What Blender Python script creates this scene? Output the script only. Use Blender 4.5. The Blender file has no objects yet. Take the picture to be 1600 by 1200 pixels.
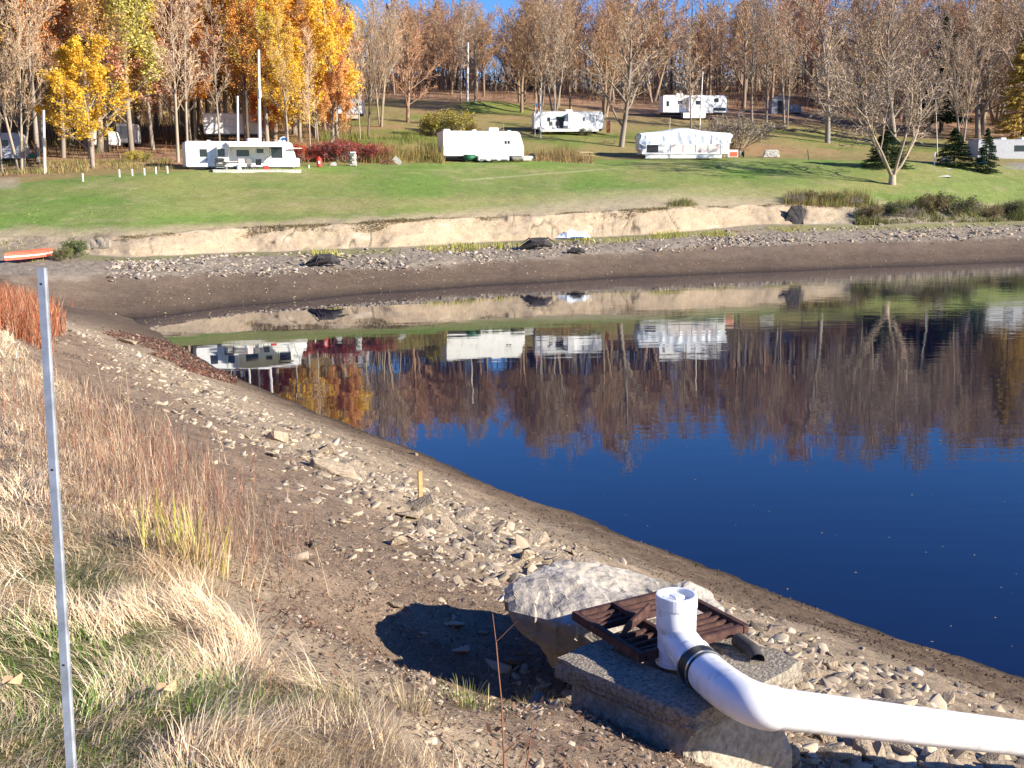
import bpy, bmesh, math, random
import numpy as np
from mathutils import Vector, Matrix
R = math.radians
S = bpy.context.scene
C = S.collection
# ------------------------------------------------------------------ camera, sky, sun
FPX, PITCH, ROLL, CAMZ = 1750.0, R(9.73), R(0.4), 5.5
_F = np.array([0, math.cos(PITCH), -math.sin(PITCH)]); _U0 = np.array([0, math.sin(PITCH), math.cos(PITCH)])
_R0 = np.array([1.0, 0, 0])
_R = _R0*math.cos(ROLL) - _U0*math.sin(ROLL); _U = _U0*math.cos(ROLL) + _R0*math.sin(ROLL)
cam = bpy.data.cameras.new('camera'); camo = bpy.data.objects.new('camera', cam); C.objects.link(camo)
cam.sensor_width = 36; cam.lens = 36*FPX/1600; cam.clip_start = 0.05; cam.clip_end = 3000
camo.matrix_world = Matrix(((_R[0], _U[0], -_F[0], 0), (_R[1], _U[1], -_F[1], 0), (_R[2], _U[2], -_F[2], CAMZ), (0, 0, 0, 1)))
S.camera = camo
SUN_EL = R(22.5); SUN_AZ = math.atan2(0.91, -0.41)      # clockwise from +Y
SUN = Vector((math.sin(SUN_AZ)*math.cos(SUN_EL), math.cos(SUN_AZ)*math.cos(SUN_EL), math.sin(SUN_EL)))
w = bpy.data.worlds.new('World'); S.world = w; w.use_nodes = True
nt = w.node_tree; bg = nt.nodes['Background']; sky = nt.nodes.new('ShaderNodeTexSky')
sky.sky_type = 'NISHITA'; sky.sun_disc = False; sky.sun_elevation = SUN_EL; sky.sun_rotation = SUN_AZ
sky.air_density = 1.0; sky.dust_density = 0.0; sky.ozone_density = 6.0
hs = nt.nodes.new('ShaderNodeHueSaturation'); hs.inputs['Saturation'].default_value = 1.2; hs.inputs['Hue'].default_value = 0.517; nt.links.new(sky.outputs[0], hs.inputs['Color']); nt.links.new(hs.outputs[0], bg.inputs[0]); bg.inputs[1].default_value = 0.09
sl = bpy.data.lights.new('sun', 'SUN'); sl.energy = 5.0; sl.angle = R(0.5); sl.color = (1.0, 0.92, 0.78)
so = bpy.data.objects.new('sun', sl); C.objects.link(so); so.rotation_euler = SUN.to_track_quat('Z', 'Y').to_euler()
S.view_settings.view_transform = 'Standard'; S.view_settings.look = 'None'; S.view_settings.gamma = 1
S.view_settings.exposure = 1.15

# ------------------------------------------------------------------ numpy noise
def _h(ix, iy, s):
    v = np.sin(ix*127.1 + iy*311.7 + s*74.7)*43758.5453
    return v - np.floor(v)
def vn(x, y, s=0):
    x = np.asarray(x, float); y = np.asarray(y, float)
    ix = np.floor(x); iy = np.floor(y); fx = x-ix; fy = y-iy
    fx = fx*fx*(3-2*fx); fy = fy*fy*(3-2*fy)
    a = _h(ix, iy, s); b = _h(ix+1, iy, s); c = _h(ix, iy+1, s); d = _h(ix+1, iy+1, s)
    return (a+(b-a)*fx)*(1-fy) + (c+(d-c)*fx)*fy
def fbm(x, y, sc=1.0, o=4, s=0):                       # about -1..1
    t = 0; a = 1.0; n = 0
    for i in range(o):
        t = t + a*(vn(x*sc, y*sc, s+i*3.1)*2-1); n += a; a *= 0.5; sc *= 2.03
    return t/n
def sst(a, b, x):
    t = np.clip((x-a)/(b-a), 0, 1); return t*t*(3-2*t)

# ------------------------------------------------------------------ picture measurements to world
def wray(px, py): return _F + (px-800)/FPX*_R - (py-600)/FPX*_U
def world_z(px, py, z):
    d = wray(px, py); return np.array(d*((z-CAMZ)/d[2]) + [0, 0, CAMZ])
def world_y(px, py, Y):
    d = wray(px, py); return np.array(d*(Y/d[1]) + [0, 0, CAMZ])
def world_t(px, py, t): return wray(px, py)*t + np.array([0, 0, CAMZ])

# ------------------------------------------------------------------ terrain
NU = np.array([0.87, 0.5])/math.hypot(0.87, 0.5)
def uv(x, y): return x*NU[0]+y*NU[1], -x*NU[1]+y*NU[0]
_sv = np.array([-20, 0, 5, 7, 9, 11, 14, 18, 22, 26, 36, 53, 90.]); _ss = np.array([1.2, 1.1, 1.0, .75, .45, .22, .0, -.15, -.35, -.6, -.75, .1, .1])
_pu = np.array([-30, -8, -1, .8, 1.35, 2.25, 2.9, 5, 7.5, 10.2, 13, 16, 40]); _pz = np.array([3.0, 3.85, 3.95, 3.88, 3.72, 3.22, 2.98, 2.15, 1.05, 0, -1.2, -2.2, -6])
def z_dam(x, y):
    u, v = uv(x, y)
    sh = np.interp(v, _sv, _ss)*sst(2.5, 8, u)
    z = np.interp(u-sh, _pu, _pz)
    r = np.hypot(x, y)
    z = z + 0.10*fbm(x, y, 0.45, 3, 1)*sst(0.5, 3, r) + 0.035*fbm(x, y, 2.3, 3, 5)*(1-0.7*sst(7, 10, u))
    z = z + .09*np.exp(-((x-.22)/.3)**2-((y-4.6)/.35)**2) + .13*np.exp(-((x-.55)/.55)**2-((y-4.1)/.45)**2)
    z = z - .37*np.exp(-((x+.28)/.95)**2-((y-5.85)/.85)**2)
    z = np.where(z > 0, z*(1-.42*sst(20, 52, v)), z)
    z = z - 0.055*sst(58, 80, v)*np.clip(v-58, 0, 60)
    return z
# px: (shore py), then (py, Y): mud top, rock top, bank foot, bank top, lawn, crest, flat, hill...
COLS = {
 -700: (560, (440,44),(425,50),(410,56),(400,58),(360,64),(322,74),(300,84),(270,100),(250,118),(225,150),(200,190)),
 -100: (535, (430,50),(412,58),(392,65),(378,66),(332,74),(296,85),(275,95),(245,110),(225,130),(205,160),(185,200)),
 0:    (520, (430,52),(410,60),(388,66),(373,67.2),(330,74),(292,86),(275,95),(242,110),(220,130),(203,160),(180,200)),
 200:  (497, (430,58),(412,63),(401,66),(370,67.4),(328,75),(273,92),(264,98),(242,110),(218,130),(202,160),(178,200)),
 400:  (475, (425,64),(400,70),(393,72),(357,73.3),(320,82),(263,100),(254,107),(228,122),(203,145),(182,175),(160,210)),
 600:  (456, (418,68),(396,73),(386,75),(347,76.4),(318,84),(258,108),(250,114),(225,128),(185,150),(158,180),(141,205)),
 800:  (443, (404,74),(386,79),(376,82),(339,83.5),(310,91),(254,116),(244,124),(212,142),(180,160),(157,182),(139,208)),
 1000: (432, (390,80),(377,84),(367,87),(328,88.6),(298,98),(251,124),(245,130),(213,147),(186,163),(165,185),(148,210)),
 1200: (424, (380,86),(364,92),(350,95),(321,96.5),(292,106),(249,128),(243,135),(213,152),(187,170),(166,190),(150,215)),
 1400: (416, (376,91),(359,97),(349,99),(326,102),(285,113),(253,126),(247,136),(224,156),(203,175),(186,192),(170,215)),
 1600: (409, (371,97),(354,103),(344,106),(327,109),(285,120),(261,129),(250,140),(228,160),(208,180),(190,195),(172,220)),
 2300: (395, (350,110),(340,118),(335,121),(322,124),(285,135),(262,145),(250,155),(228,170),(208,190),(190,205),(172,225)),
}
_ck = sorted(COLS); _ct = []; _cY = []; _cZ = []
for px in _ck:
    c = COLS[px]; p0 = world_z(px, c[0], 0.0)
    ys = [p0[1]-14, p0[1]]; zs = [-2.0, 0.0]
    for (py, Y) in c[1:]:
        p = world_y(px, py, Y); ys.append(Y); zs.append(p[2])
    rise = {600: 4, 800: 1, 1000: 6}.get(px, 13); ys += [ys[-1]+95, ys[-1]+500]; zs += [zs[-1]+rise, zs[-1]-40]
    q = world_y(px, 330, 100); _ct.append(q[0]/q[1]); _cY.append(ys); _cZ.append(zs)
_ct = np.array(_ct); _cY = np.array(_cY); _cZ = np.array(_cZ); KN = _cY.shape[1]
def _colvals(t):
    # smooth interpolation across columns
    i = np.clip(np.searchsorted(_ct, t)-1, 0, len(_ct)-2)
    f = np.clip((t-_ct[i])/(_ct[i+1]-_ct[i]), 0, 1)
    fs = 0.5*f + 0.5*f*f*(3-2*f)
    return i, fs
def z_far(x, y):
    x = np.asarray(x, float); y = np.maximum(np.asarray(y, float), 0.5); t = x/y
    i, f = _colvals(t)
    z = np.full(t.shape, -2.0)
    for k in range(KN-1):
        Ya = _cY[i, k]*(1-f)+_cY[i+1, k]*f; Yb = _cY[i, k+1]*(1-f)+_cY[i+1, k+1]*f
        Za = _cZ[i, k]*(1-f)+_cZ[i+1, k]*f; Zb = _cZ[i, k+1]*(1-f)+_cZ[i+1, k+1]*f
        m = (y >= Ya) & (y < Yb); g = (y-Ya)/(Yb-Ya)
        z = np.where(m, Za+(Zb-Za)*g, z)
    return z + far_bump(x, y, z)
def far_bump(x, y, z):
    return (0.10*fbm(x, y, 0.12, 3, 9)*sst(3.5, 6, z) + 0.5*fbm(x, y, 0.05, 2, 19)*sst(10, 15, z) + 0.05*fbm(x, y, 0.9, 3, 4)*sst(0.1, 1.2, z))
def zg(x, y): return np.maximum(z_dam(x, y), z_far(x, y))
def gz(x, y): return float(zg(np.array([x]), np.array([y]))[0])
_YS = np.concatenate([np.geomspace(1.5, 45, 900), np.linspace(45.05, 270, 1500)])
def hit(px, py, ymin=1.5):
    d = wray(px, py); Y = _YS[_YS >= ymin]; k = Y/d[1]; x = d[0]*k; z = CAMZ + d[2]*k
    b = (z - zg(x, Y)) < 0
    if not b.any(): j = len(Y)-1
    else: j = max(int(np.argmax(b)), 0)
    return Vector((x[j], Y[j], gz(x[j], Y[j])))
def atc(px, Y):                                       # column px at forward distance Y, on the ground
    q = world_y(px, 300, Y); return Vector((q[0], q[1], gz(q[0], q[1])))

# ------------------------------------------------------------------ materials
def mat(name, col, rough=0.8, metal=0.0, nscale=None, namp=0.25, bump=0.0, bscale=None, col2=None, spec=0.3):
    m = bpy.data.materials.new(name); m.use_nodes = True; t = m.node_tree; b = t.nodes['Principled BSDF']
    b.inputs['Roughness'].default_value = rough; b.inputs['Metallic'].default_value = metal
    b.inputs['Specular IOR Level'].default_value = spec
    col = tuple(col)+(1,) if len(col) == 3 else col
    if nscale is None: b.inputs['Base Color'].default_value = col
    else:
        tc = t.nodes.new('ShaderNodeTexCoord'); n = t.nodes.new('ShaderNodeTexNoise')
        n.inputs['Scale'].default_value = nscale; n.inputs['Detail'].default_value = 7; n.inputs['Roughness'].default_value = 0.65
        t.links.new(tc.outputs['Object'], n.inputs['Vector'])
        r = t.nodes.new('ShaderNodeValToRGB'); r.color_ramp.elements[0].position = 0.32; r.color_ramp.elements[1].position = 0.68
        c2 = col2 or tuple(min(1, c*(1+namp)) for c in col[:3])
        c1 = col if col2 else tuple(c*(1-namp) for c in col[:3])
        r.color_ramp.elements[0].color = tuple(c1[:3])+(1,); r.color_ramp.elements[1].color = tuple(c2[:3])+(1,)
        t.links.new(n.outputs['Fac'], r.inputs[0]); t.links.new(r.outputs[0], b.inputs['Base Color'])
        if bump:
            n2 = t.nodes.new('ShaderNodeTexNoise'); n2.inputs['Scale'].default_value = bscale or nscale*2; n2.inputs['Detail'].default_value = 8
            t.links.new(tc.outputs['Object'], n2.inputs['Vector'])
            bp = t.nodes.new('ShaderNodeBump'); bp.inputs['Strength'].default_value = 0.9; bp.inputs['Distance'].default_value = bump
            t.links.new(n2.outputs['Fac'], bp.inputs['Height']); t.links.new(bp.outputs[0], b.inputs['Normal'])
    return m
def attr_mat(name, rough=0.9, objcol=False, sub=0.0, spec=0.15):      # colour from a real per-face colour attribute, times object colour
    m = bpy.data.materials.new(name); m.use_nodes = True; t = m.node_tree; b = t.nodes['Principled BSDF']
    b.inputs['Roughness'].default_value = rough; b.inputs['Specular IOR Level'].default_value = spec
    a = t.nodes.new('ShaderNodeAttribute'); a.attribute_name = 'Col'; out = a.outputs['Color']
    if objcol:
        oi = t.nodes.new('ShaderNodeObjectInfo'); mx = t.nodes.new('ShaderNodeMix'); mx.data_type = 'RGBA'; mx.blend_type = 'MULTIPLY'
        mx.inputs[0].default_value = 1; t.links.new(out, mx.inputs[6]); t.links.new(oi.outputs['Color'], mx.inputs[7]); out = mx.outputs[2]
    t.links.new(out, b.inputs['Base Color'])
    if sub:
        tr = t.nodes.new('ShaderNodeBsdfTranslucent'); t.links.new(out, tr.inputs[0]); ms = t.nodes.new('ShaderNodeMixShader')
        ms.inputs[0].default_value = sub; t.links.new(b.outputs[0], ms.inputs[1]); t.links.new(tr.outputs[0], ms.inputs[2])
        t.links.new(ms.outputs[0], t.nodes['Material Output'].inputs[0])
    return m
def ground_mat():
    m = bpy.data.materials.new('ground'); m.use_nodes = True; t = m.node_tree; b = t.nodes['Principled BSDF']
    b.inputs['Roughness'].default_value = 0.95; b.inputs['Specular IOR Level'].default_value = 0.1
    a = t.nodes.new('ShaderNodeAttribute'); a.attribute_name = 'Col'
    tc = t.nodes.new('ShaderNodeTexCoord'); cur = a.outputs['Color']
    for sc, lo, hi in ((55, .6, 1.4), (9, .78, 1.22), (1.6, .85, 1.15)):
        n = t.nodes.new('ShaderNodeTexNoise'); n.inputs['Scale'].default_value = sc; n.inputs['Detail'].default_value = 5; n.inputs['Roughness'].default_value = .7
        t.links.new(tc.outputs['Object'], n.inputs['Vector'])
        mr = t.nodes.new('ShaderNodeMapRange'); mr.inputs[1].default_value = .3; mr.inputs[2].default_value = .7; mr.inputs[3].default_value = lo; mr.inputs[4].default_value = hi
        t.links.new(n.outputs['Fac'], mr.inputs[0])
        mx = t.nodes.new('ShaderNodeVectorMath'); mx.operation = 'SCALE'; t.links.new(cur, mx.inputs[0]); t.links.new(mr.outputs[0], mx.inputs['Scale']); cur = mx.outputs[0]
    t.links.new(cur, b.inputs['Base Color'])
    prev = None
    for sc, ds in ((4, .06), (40, .02), (150, .006)):
        n = t.nodes.new('ShaderNodeTexNoise'); n.inputs['Scale'].default_value = sc; n.inputs['Detail'].default_value = 6; n.inputs['Roughness'].default_value = .65
        t.links.new(tc.outputs['Object'], n.inputs['Vector'])
        bp = t.nodes.new('ShaderNodeBump'); bp.inputs['Strength'].default_value = 1; bp.inputs['Distance'].default_value = ds
        t.links.new(n.outputs['Fac'], bp.inputs['Height'])
        if prev: t.links.new(prev.outputs[0], bp.inputs['Normal'])
        prev = bp
    t.links.new(prev.outputs[0], b.inputs['Normal'])
    return m
def water_mat():
    m = bpy.data.materials.new('water'); m.use_nodes = True; t = m.node_tree; b = t.nodes['Principled BSDF']
    b.inputs['Base Color'].default_value = (0.0045, 0.0065, 0.022, 1); b.inputs['Roughness'].default_value = 0.015; b.inputs['IOR'].default_value = 1.45
    b.inputs['Specular IOR Level'].default_value = 0.5
    tc = t.nodes.new('ShaderNodeTexCoord'); mp = t.nodes.new('ShaderNodeMapping'); mp.inputs['Rotation'].default_value = (0, 0, R(-12)); mp.inputs['Scale'].default_value = (0.45, 2.2, 1)
    t.links.new(tc.outputs['Object'], mp.inputs[0])
    n = t.nodes.new('ShaderNodeTexNoise'); n.inputs['Scale'].default_value = 1.0; n.inputs['Detail'].default_value = 3
    t.links.new(mp.outputs[0], n.inputs['Vector'])
    # calm at the head of the pond (left), breeze on the open side (right)
    sx = t.nodes.new('ShaderNodeSeparateXYZ'); t.links.new(tc.outputs['Object'], sx.inputs[0])
    mr = t.nodes.new('ShaderNodeMapRange'); mr.inputs[1].default_value = -6; mr.inputs[2].default_value = 24; mr.inputs[3].default_value = 0.0012; mr.inputs[4].default_value = 0.009
    t.links.new(sx.outputs[0], mr.inputs[0])
    n3 = t.nodes.new('ShaderNodeTexNoise'); n3.inputs['Scale'].default_value = 0.11; n3.inputs['Detail'].default_value = 3; t.links.new(tc.outputs['Object'], n3.inputs['Vector'])
    mm = t.nodes.new('ShaderNodeMath'); mm.operation = 'MULTIPLY'; t.links.new(mr.outputs[0], mm.inputs[0]); t.links.new(n3.outputs[0], mm.inputs[1])
    bp = t.nodes.new('ShaderNodeBump'); bp.inputs['Strength'].default_value = 1
    t.links.new(mm.outputs[0], bp.inputs['Distance']); t.links.new(n.outputs['Fac'], bp.inputs['Height'])
    n2 = t.nodes.new('ShaderNodeTexNoise'); n2.inputs['Scale'].default_value = 0.5; n2.inputs['Detail'].default_value = 1; t.links.new(tc.outputs['Object'], n2.inputs['Vector'])
    b2 = t.nodes.new('ShaderNodeBump'); b2.inputs['Strength'].default_value = 1; b2.inputs['Distance'].default_value = 0.004
    t.links.new(n2.outputs['Fac'], b2.inputs['Height']); t.links.new(bp.outputs[0], b2.inputs['Normal']); t.links.new(b2.outputs[0], b.inputs['Normal'])
    return m
M = dict(
 ground=ground_mat(), water=water_mat(), blade=attr_mat('blade', sub=0.25), leaf=attr_mat('leaf', objcol=True, sub=0.35), bark=attr_mat('bark', objcol=True),
 rock=mat('sandstone', (.30, .25, .19), .95, nscale=6, namp=.3, bump=.03, bscale=14), rubble=attr_mat('rubble', .95),
 boulder=mat('boulder_stone', (.36, .32, .27), .95, nscale=4, namp=.35, bump=.03, bscale=16),
 concrete=mat('concrete', (.26, .22, .17), .95, nscale=60, namp=.6, bump=.012, bscale=70), concrete_pale=mat('pale_concrete', (.36, .31, .24), .95, nscale=25, namp=.4, bump=.02, bscale=40),
 rust=mat('rusty_iron', (.085, .042, .034), .7, .3, nscale=18, namp=.45, bump=.002, bscale=80), pvc=mat('white_plastic', (.80, .80, .82), .32, nscale=7, namp=.05, spec=.5),
 pvcdirt=mat('scuffed_white_plastic', (.74, .75, .78), .4, nscale=9, namp=.1, spec=.5), rubber=mat('black_rubber', (.012, .012, .013), .45, nscale=20, namp=.3), steel=mat('steel_band', (.5, .5, .52), .3, .9, nscale=20, namp=.2),
 galv=mat('galvanised_steel', (.42, .43, .44), .42, .6, nscale=14, namp=.25), white=mat('white_siding', (.78, .78, .78), .5, nscale=2, namp=.05), offwhite=mat('offwhite_siding', (.78, .76, .72), .5, nscale=2, namp=.05),
 grey=mat('grey_paint', (.35, .36, .38), .6, nscale=3, namp=.1), dark=mat('dark_frame', (.03, .03, .035), .5, nscale=8, namp=.3), glass=mat('window_glass', (.015, .018, .022), .08, nscale=3, namp=.3, spec=.6),
 tyre=mat('tyre_rubber', (.02, .02, .02), .8, nscale=20, namp=.3), wood=mat('weathered_wood', (.36, .27, .17), .85, nscale=12, namp=.3), greywood=mat('grey_pole_wood', (.50, .46, .40), .85, nscale=6, namp=.2),
 dead=mat('driftwood_and_shade', (.05, .045, .045), .9, nscale=5, namp=.4), tan=mat('tan_stake_wood', (.52, .33, .13), .8, nscale=25, namp=.2), red=mat('red_paint', (.55, .05, .035), .5, nscale=6, namp=.2),
 orange=mat('faded_orange_hull', (.72, .13, .07), .45, nscale=4, namp=.2), green=mat('green_paint', (.02, .11, .05), .5, nscale=6, namp=.2), blue=mat('blue_plastic', (.02, .16, .42), .4, nscale=6, namp=.2),
 tarp=mat('silver_tarp', (.66, .70, .74), .42, nscale=1.5, namp=.12, bump=.05, bscale=3, spec=.5), awning=mat('awning_fabric', (.70, .58, .54), .8, nscale=3, namp=.1), stone=mat('pale_stone', (.45, .43, .38), .9, nscale=7, namp=.4, bump=.03),
 roof=mat('grey_roof', (.20, .22, .27), .7, nscale=6, namp=.2), brick=mat('red_brick', (.35, .12, .07), .9, nscale=20, namp=.3), flagm=mat('flag_cloth', (.55, .08, .09), .8, nscale=8, namp=.3),
)

def dirty(m, col, sc, lo, hi):                          # dried mud splashes and scuffs with a shape of their own
    t = m.node_tree; b = t.nodes['Principled BSDF']; src = b.inputs['Base Color'].links[0].from_socket; tc = t.nodes.new('ShaderNodeTexCoord'); n = t.nodes.new('ShaderNodeTexNoise'); n.inputs['Scale'].default_value = sc; n.inputs['Detail'].default_value = 9; n.inputs['Roughness'].default_value = .72
    t.links.new(tc.outputs['Object'], n.inputs['Vector']); mr = t.nodes.new('ShaderNodeMapRange'); mr.inputs[1].default_value = lo; mr.inputs[2].default_value = hi; t.links.new(n.outputs['Fac'], mr.inputs[0])
    mx = t.nodes.new('ShaderNodeMix'); mx.data_type = 'RGBA'; t.links.new(mr.outputs[0], mx.inputs[0]); t.links.new(src, mx.inputs[6]); mx.inputs[7].default_value = tuple(col)+(1,); t.links.new(mx.outputs[2], b.inputs['Base Color'])
for k_ in ('pvc', 'pvcdirt'): dirty(M[k_], (.50, .45, .38), 11, .53, .72)
for k_ in ('white', 'offwhite'): dirty(M[k_], (.50, .50, .47), 1.7, .52, .72)
dirty(M['rust'], (.20, .12, .08), 30, .55, .7)

# ------------------------------------------------------------------ object helpers
def tag(o, label=None, cat=None, group=None, kind=None):
    if label: o['label'] = label
    if cat: o['category'] = cat
    if group: o['group'] = group
    if kind: o['kind'] = kind
    return o
def empty(name, loc, rz=0.0, label=None, cat=None, group=None):
    o = bpy.data.objects.new(name, None); C.objects.link(o); o.location = loc; o.rotation_euler = (0, 0, rz); o.empty_display_size = 0.2
    return tag(o, label, cat, group)
def npmesh(name, V, Fs, m, parent=None, col=None, smooth=False, link=True):
    """V (n,3); Fs list of int arrays (k,3) or (k,4); col (n,3) point colours"""
    V = np.asarray(V, np.float32); me = bpy.data.meshes.new(name); me.vertices.add(len(V)); me.vertices.foreach_set('co', V.ravel())
    Fs = [np.asarray(f, np.int32) for f in Fs if len(f)]
    loops = np.concatenate([f.ravel() for f in Fs]); sizes = np.concatenate([np.full(len(f), f.shape[1], np.int32) for f in Fs])
    me.loops.add(len(loops)); me.loops.foreach_set('vertex_index', loops)
    me.polygons.add(len(sizes)); me.polygons.foreach_set('loop_start', np.concatenate([[0], np.cumsum(sizes)[:-1]]).astype(np.int32)); me.polygons.foreach_set('loop_total', sizes)
    if smooth: me.polygons.foreach_set('use_smooth', np.ones(len(sizes), bool))
    me.update(calc_edges=True)
    if col is not None:
        a = me.color_attributes.new('Col', 'FLOAT_COLOR', 'POINT'); c4 = np.ones((len(V), 4), np.float32); c4[:, :3] = col; a.data.foreach_set('color', c4.ravel())
    me.materials.append(m)
    o = bpy.data.objects.new(name, me)
    if link: C.objects.link(o)
    if parent: o.parent = parent
    return o
def copy_tree(o, parent=None):
    c = o.copy(); C.objects.link(c)
    if parent: c.parent = parent
    for ch in list(o.children): copy_tree(ch, c)
    return c
class MB:
    def __init__(s): s.V = []; s.F = []
    def add(s, vs, fs):
        b = len(s.V); s.V += [tuple(v) for v in vs]; s.F += [tuple(b+i for i in f) for f in fs]; return s
    def box(s, c, d, rz=0, rx=0, ry=0):
        mm = Matrix.Rotation(rz, 3, 'Z') @ Matrix.Rotation(ry, 3, 'Y') @ Matrix.Rotation(rx, 3, 'X'); c = Vector(c)
        vs = [c + mm @ Vector((x*d[0]/2, y*d[1]/2, z*d[2]/2)) for x in (-1, 1) for y in (-1, 1) for z in (-1, 1)]
        return s.add(vs, [(0, 1, 3, 2), (4, 6, 7, 5), (0, 4, 5, 1), (2, 3, 7, 6), (0, 2, 6, 4), (1, 5, 7, 3)])
    def tube(s, pts, rs, n=8, cap=True):
        pts = [Vector(p) for p in pts]
        if not hasattr(rs, '__len__'): rs = [rs]*len(pts)
        vs = []; ref = None
        for i, p in enumerate(pts):
            d = (pts[min(i+1, len(pts)-1)] - pts[max(i-1, 0)]).normalized()
            if ref is None: ref = d.orthogonal().normalized()
            ref = (ref - d*ref.dot(d)).normalized(); q = d.cross(ref)
            for k in range(n):
                a = 2*math.pi*k/n; vs.append(p + (ref*math.cos(a)+q*math.sin(a))*rs[i])
        fs = [(i*n+k, i*n+(k+1) % n, (i+1)*n+(k+1) % n, (i+1)*n+k) for i in range(len(pts)-1) for k in range(n)]
        if cap: fs += [tuple(range(n))[::-1], tuple((len(pts)-1)*n+k for k in range(n))]
        return s.add(vs, fs)
    def prism(s, poly, y0, y1):                       # poly in (x,z), extruded along y
        n = len(poly); vs = [(x, y0, z) for x, z in poly]+[(x, y1, z) for x, z in poly]
        return s.add(vs, [tuple(range(n)), tuple(range(2*n-1, n-1, -1))]+[(i, i+n, (i+1) % n+n, (i+1) % n) for i in range(n)])
    def build(s, name, m, parent=None, bevel=0, smooth=False, seg=2):
        me = bpy.data.meshes.new(name); me.from_pydata(s.V, [], s.F); me.update()
        bm = bmesh.new(); bm.from_mesh(me); bmesh.ops.recalc_face_normals(bm, faces=bm.faces)
        if bevel: bmesh.ops.bevel(bm, geom=list(bm.edges), offset=bevel, segments=seg, affect='EDGES', clamp_overlap=True)
        bm.to_mesh(me); bm.free()
        if smooth: me.polygons.foreach_set('use_smooth', [True]*len(me.polygons))
        me.materials.append(m); o = bpy.data.objects.new(name, me); C.objects.link(o)
        if parent: o.parent = parent
        return o

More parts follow.
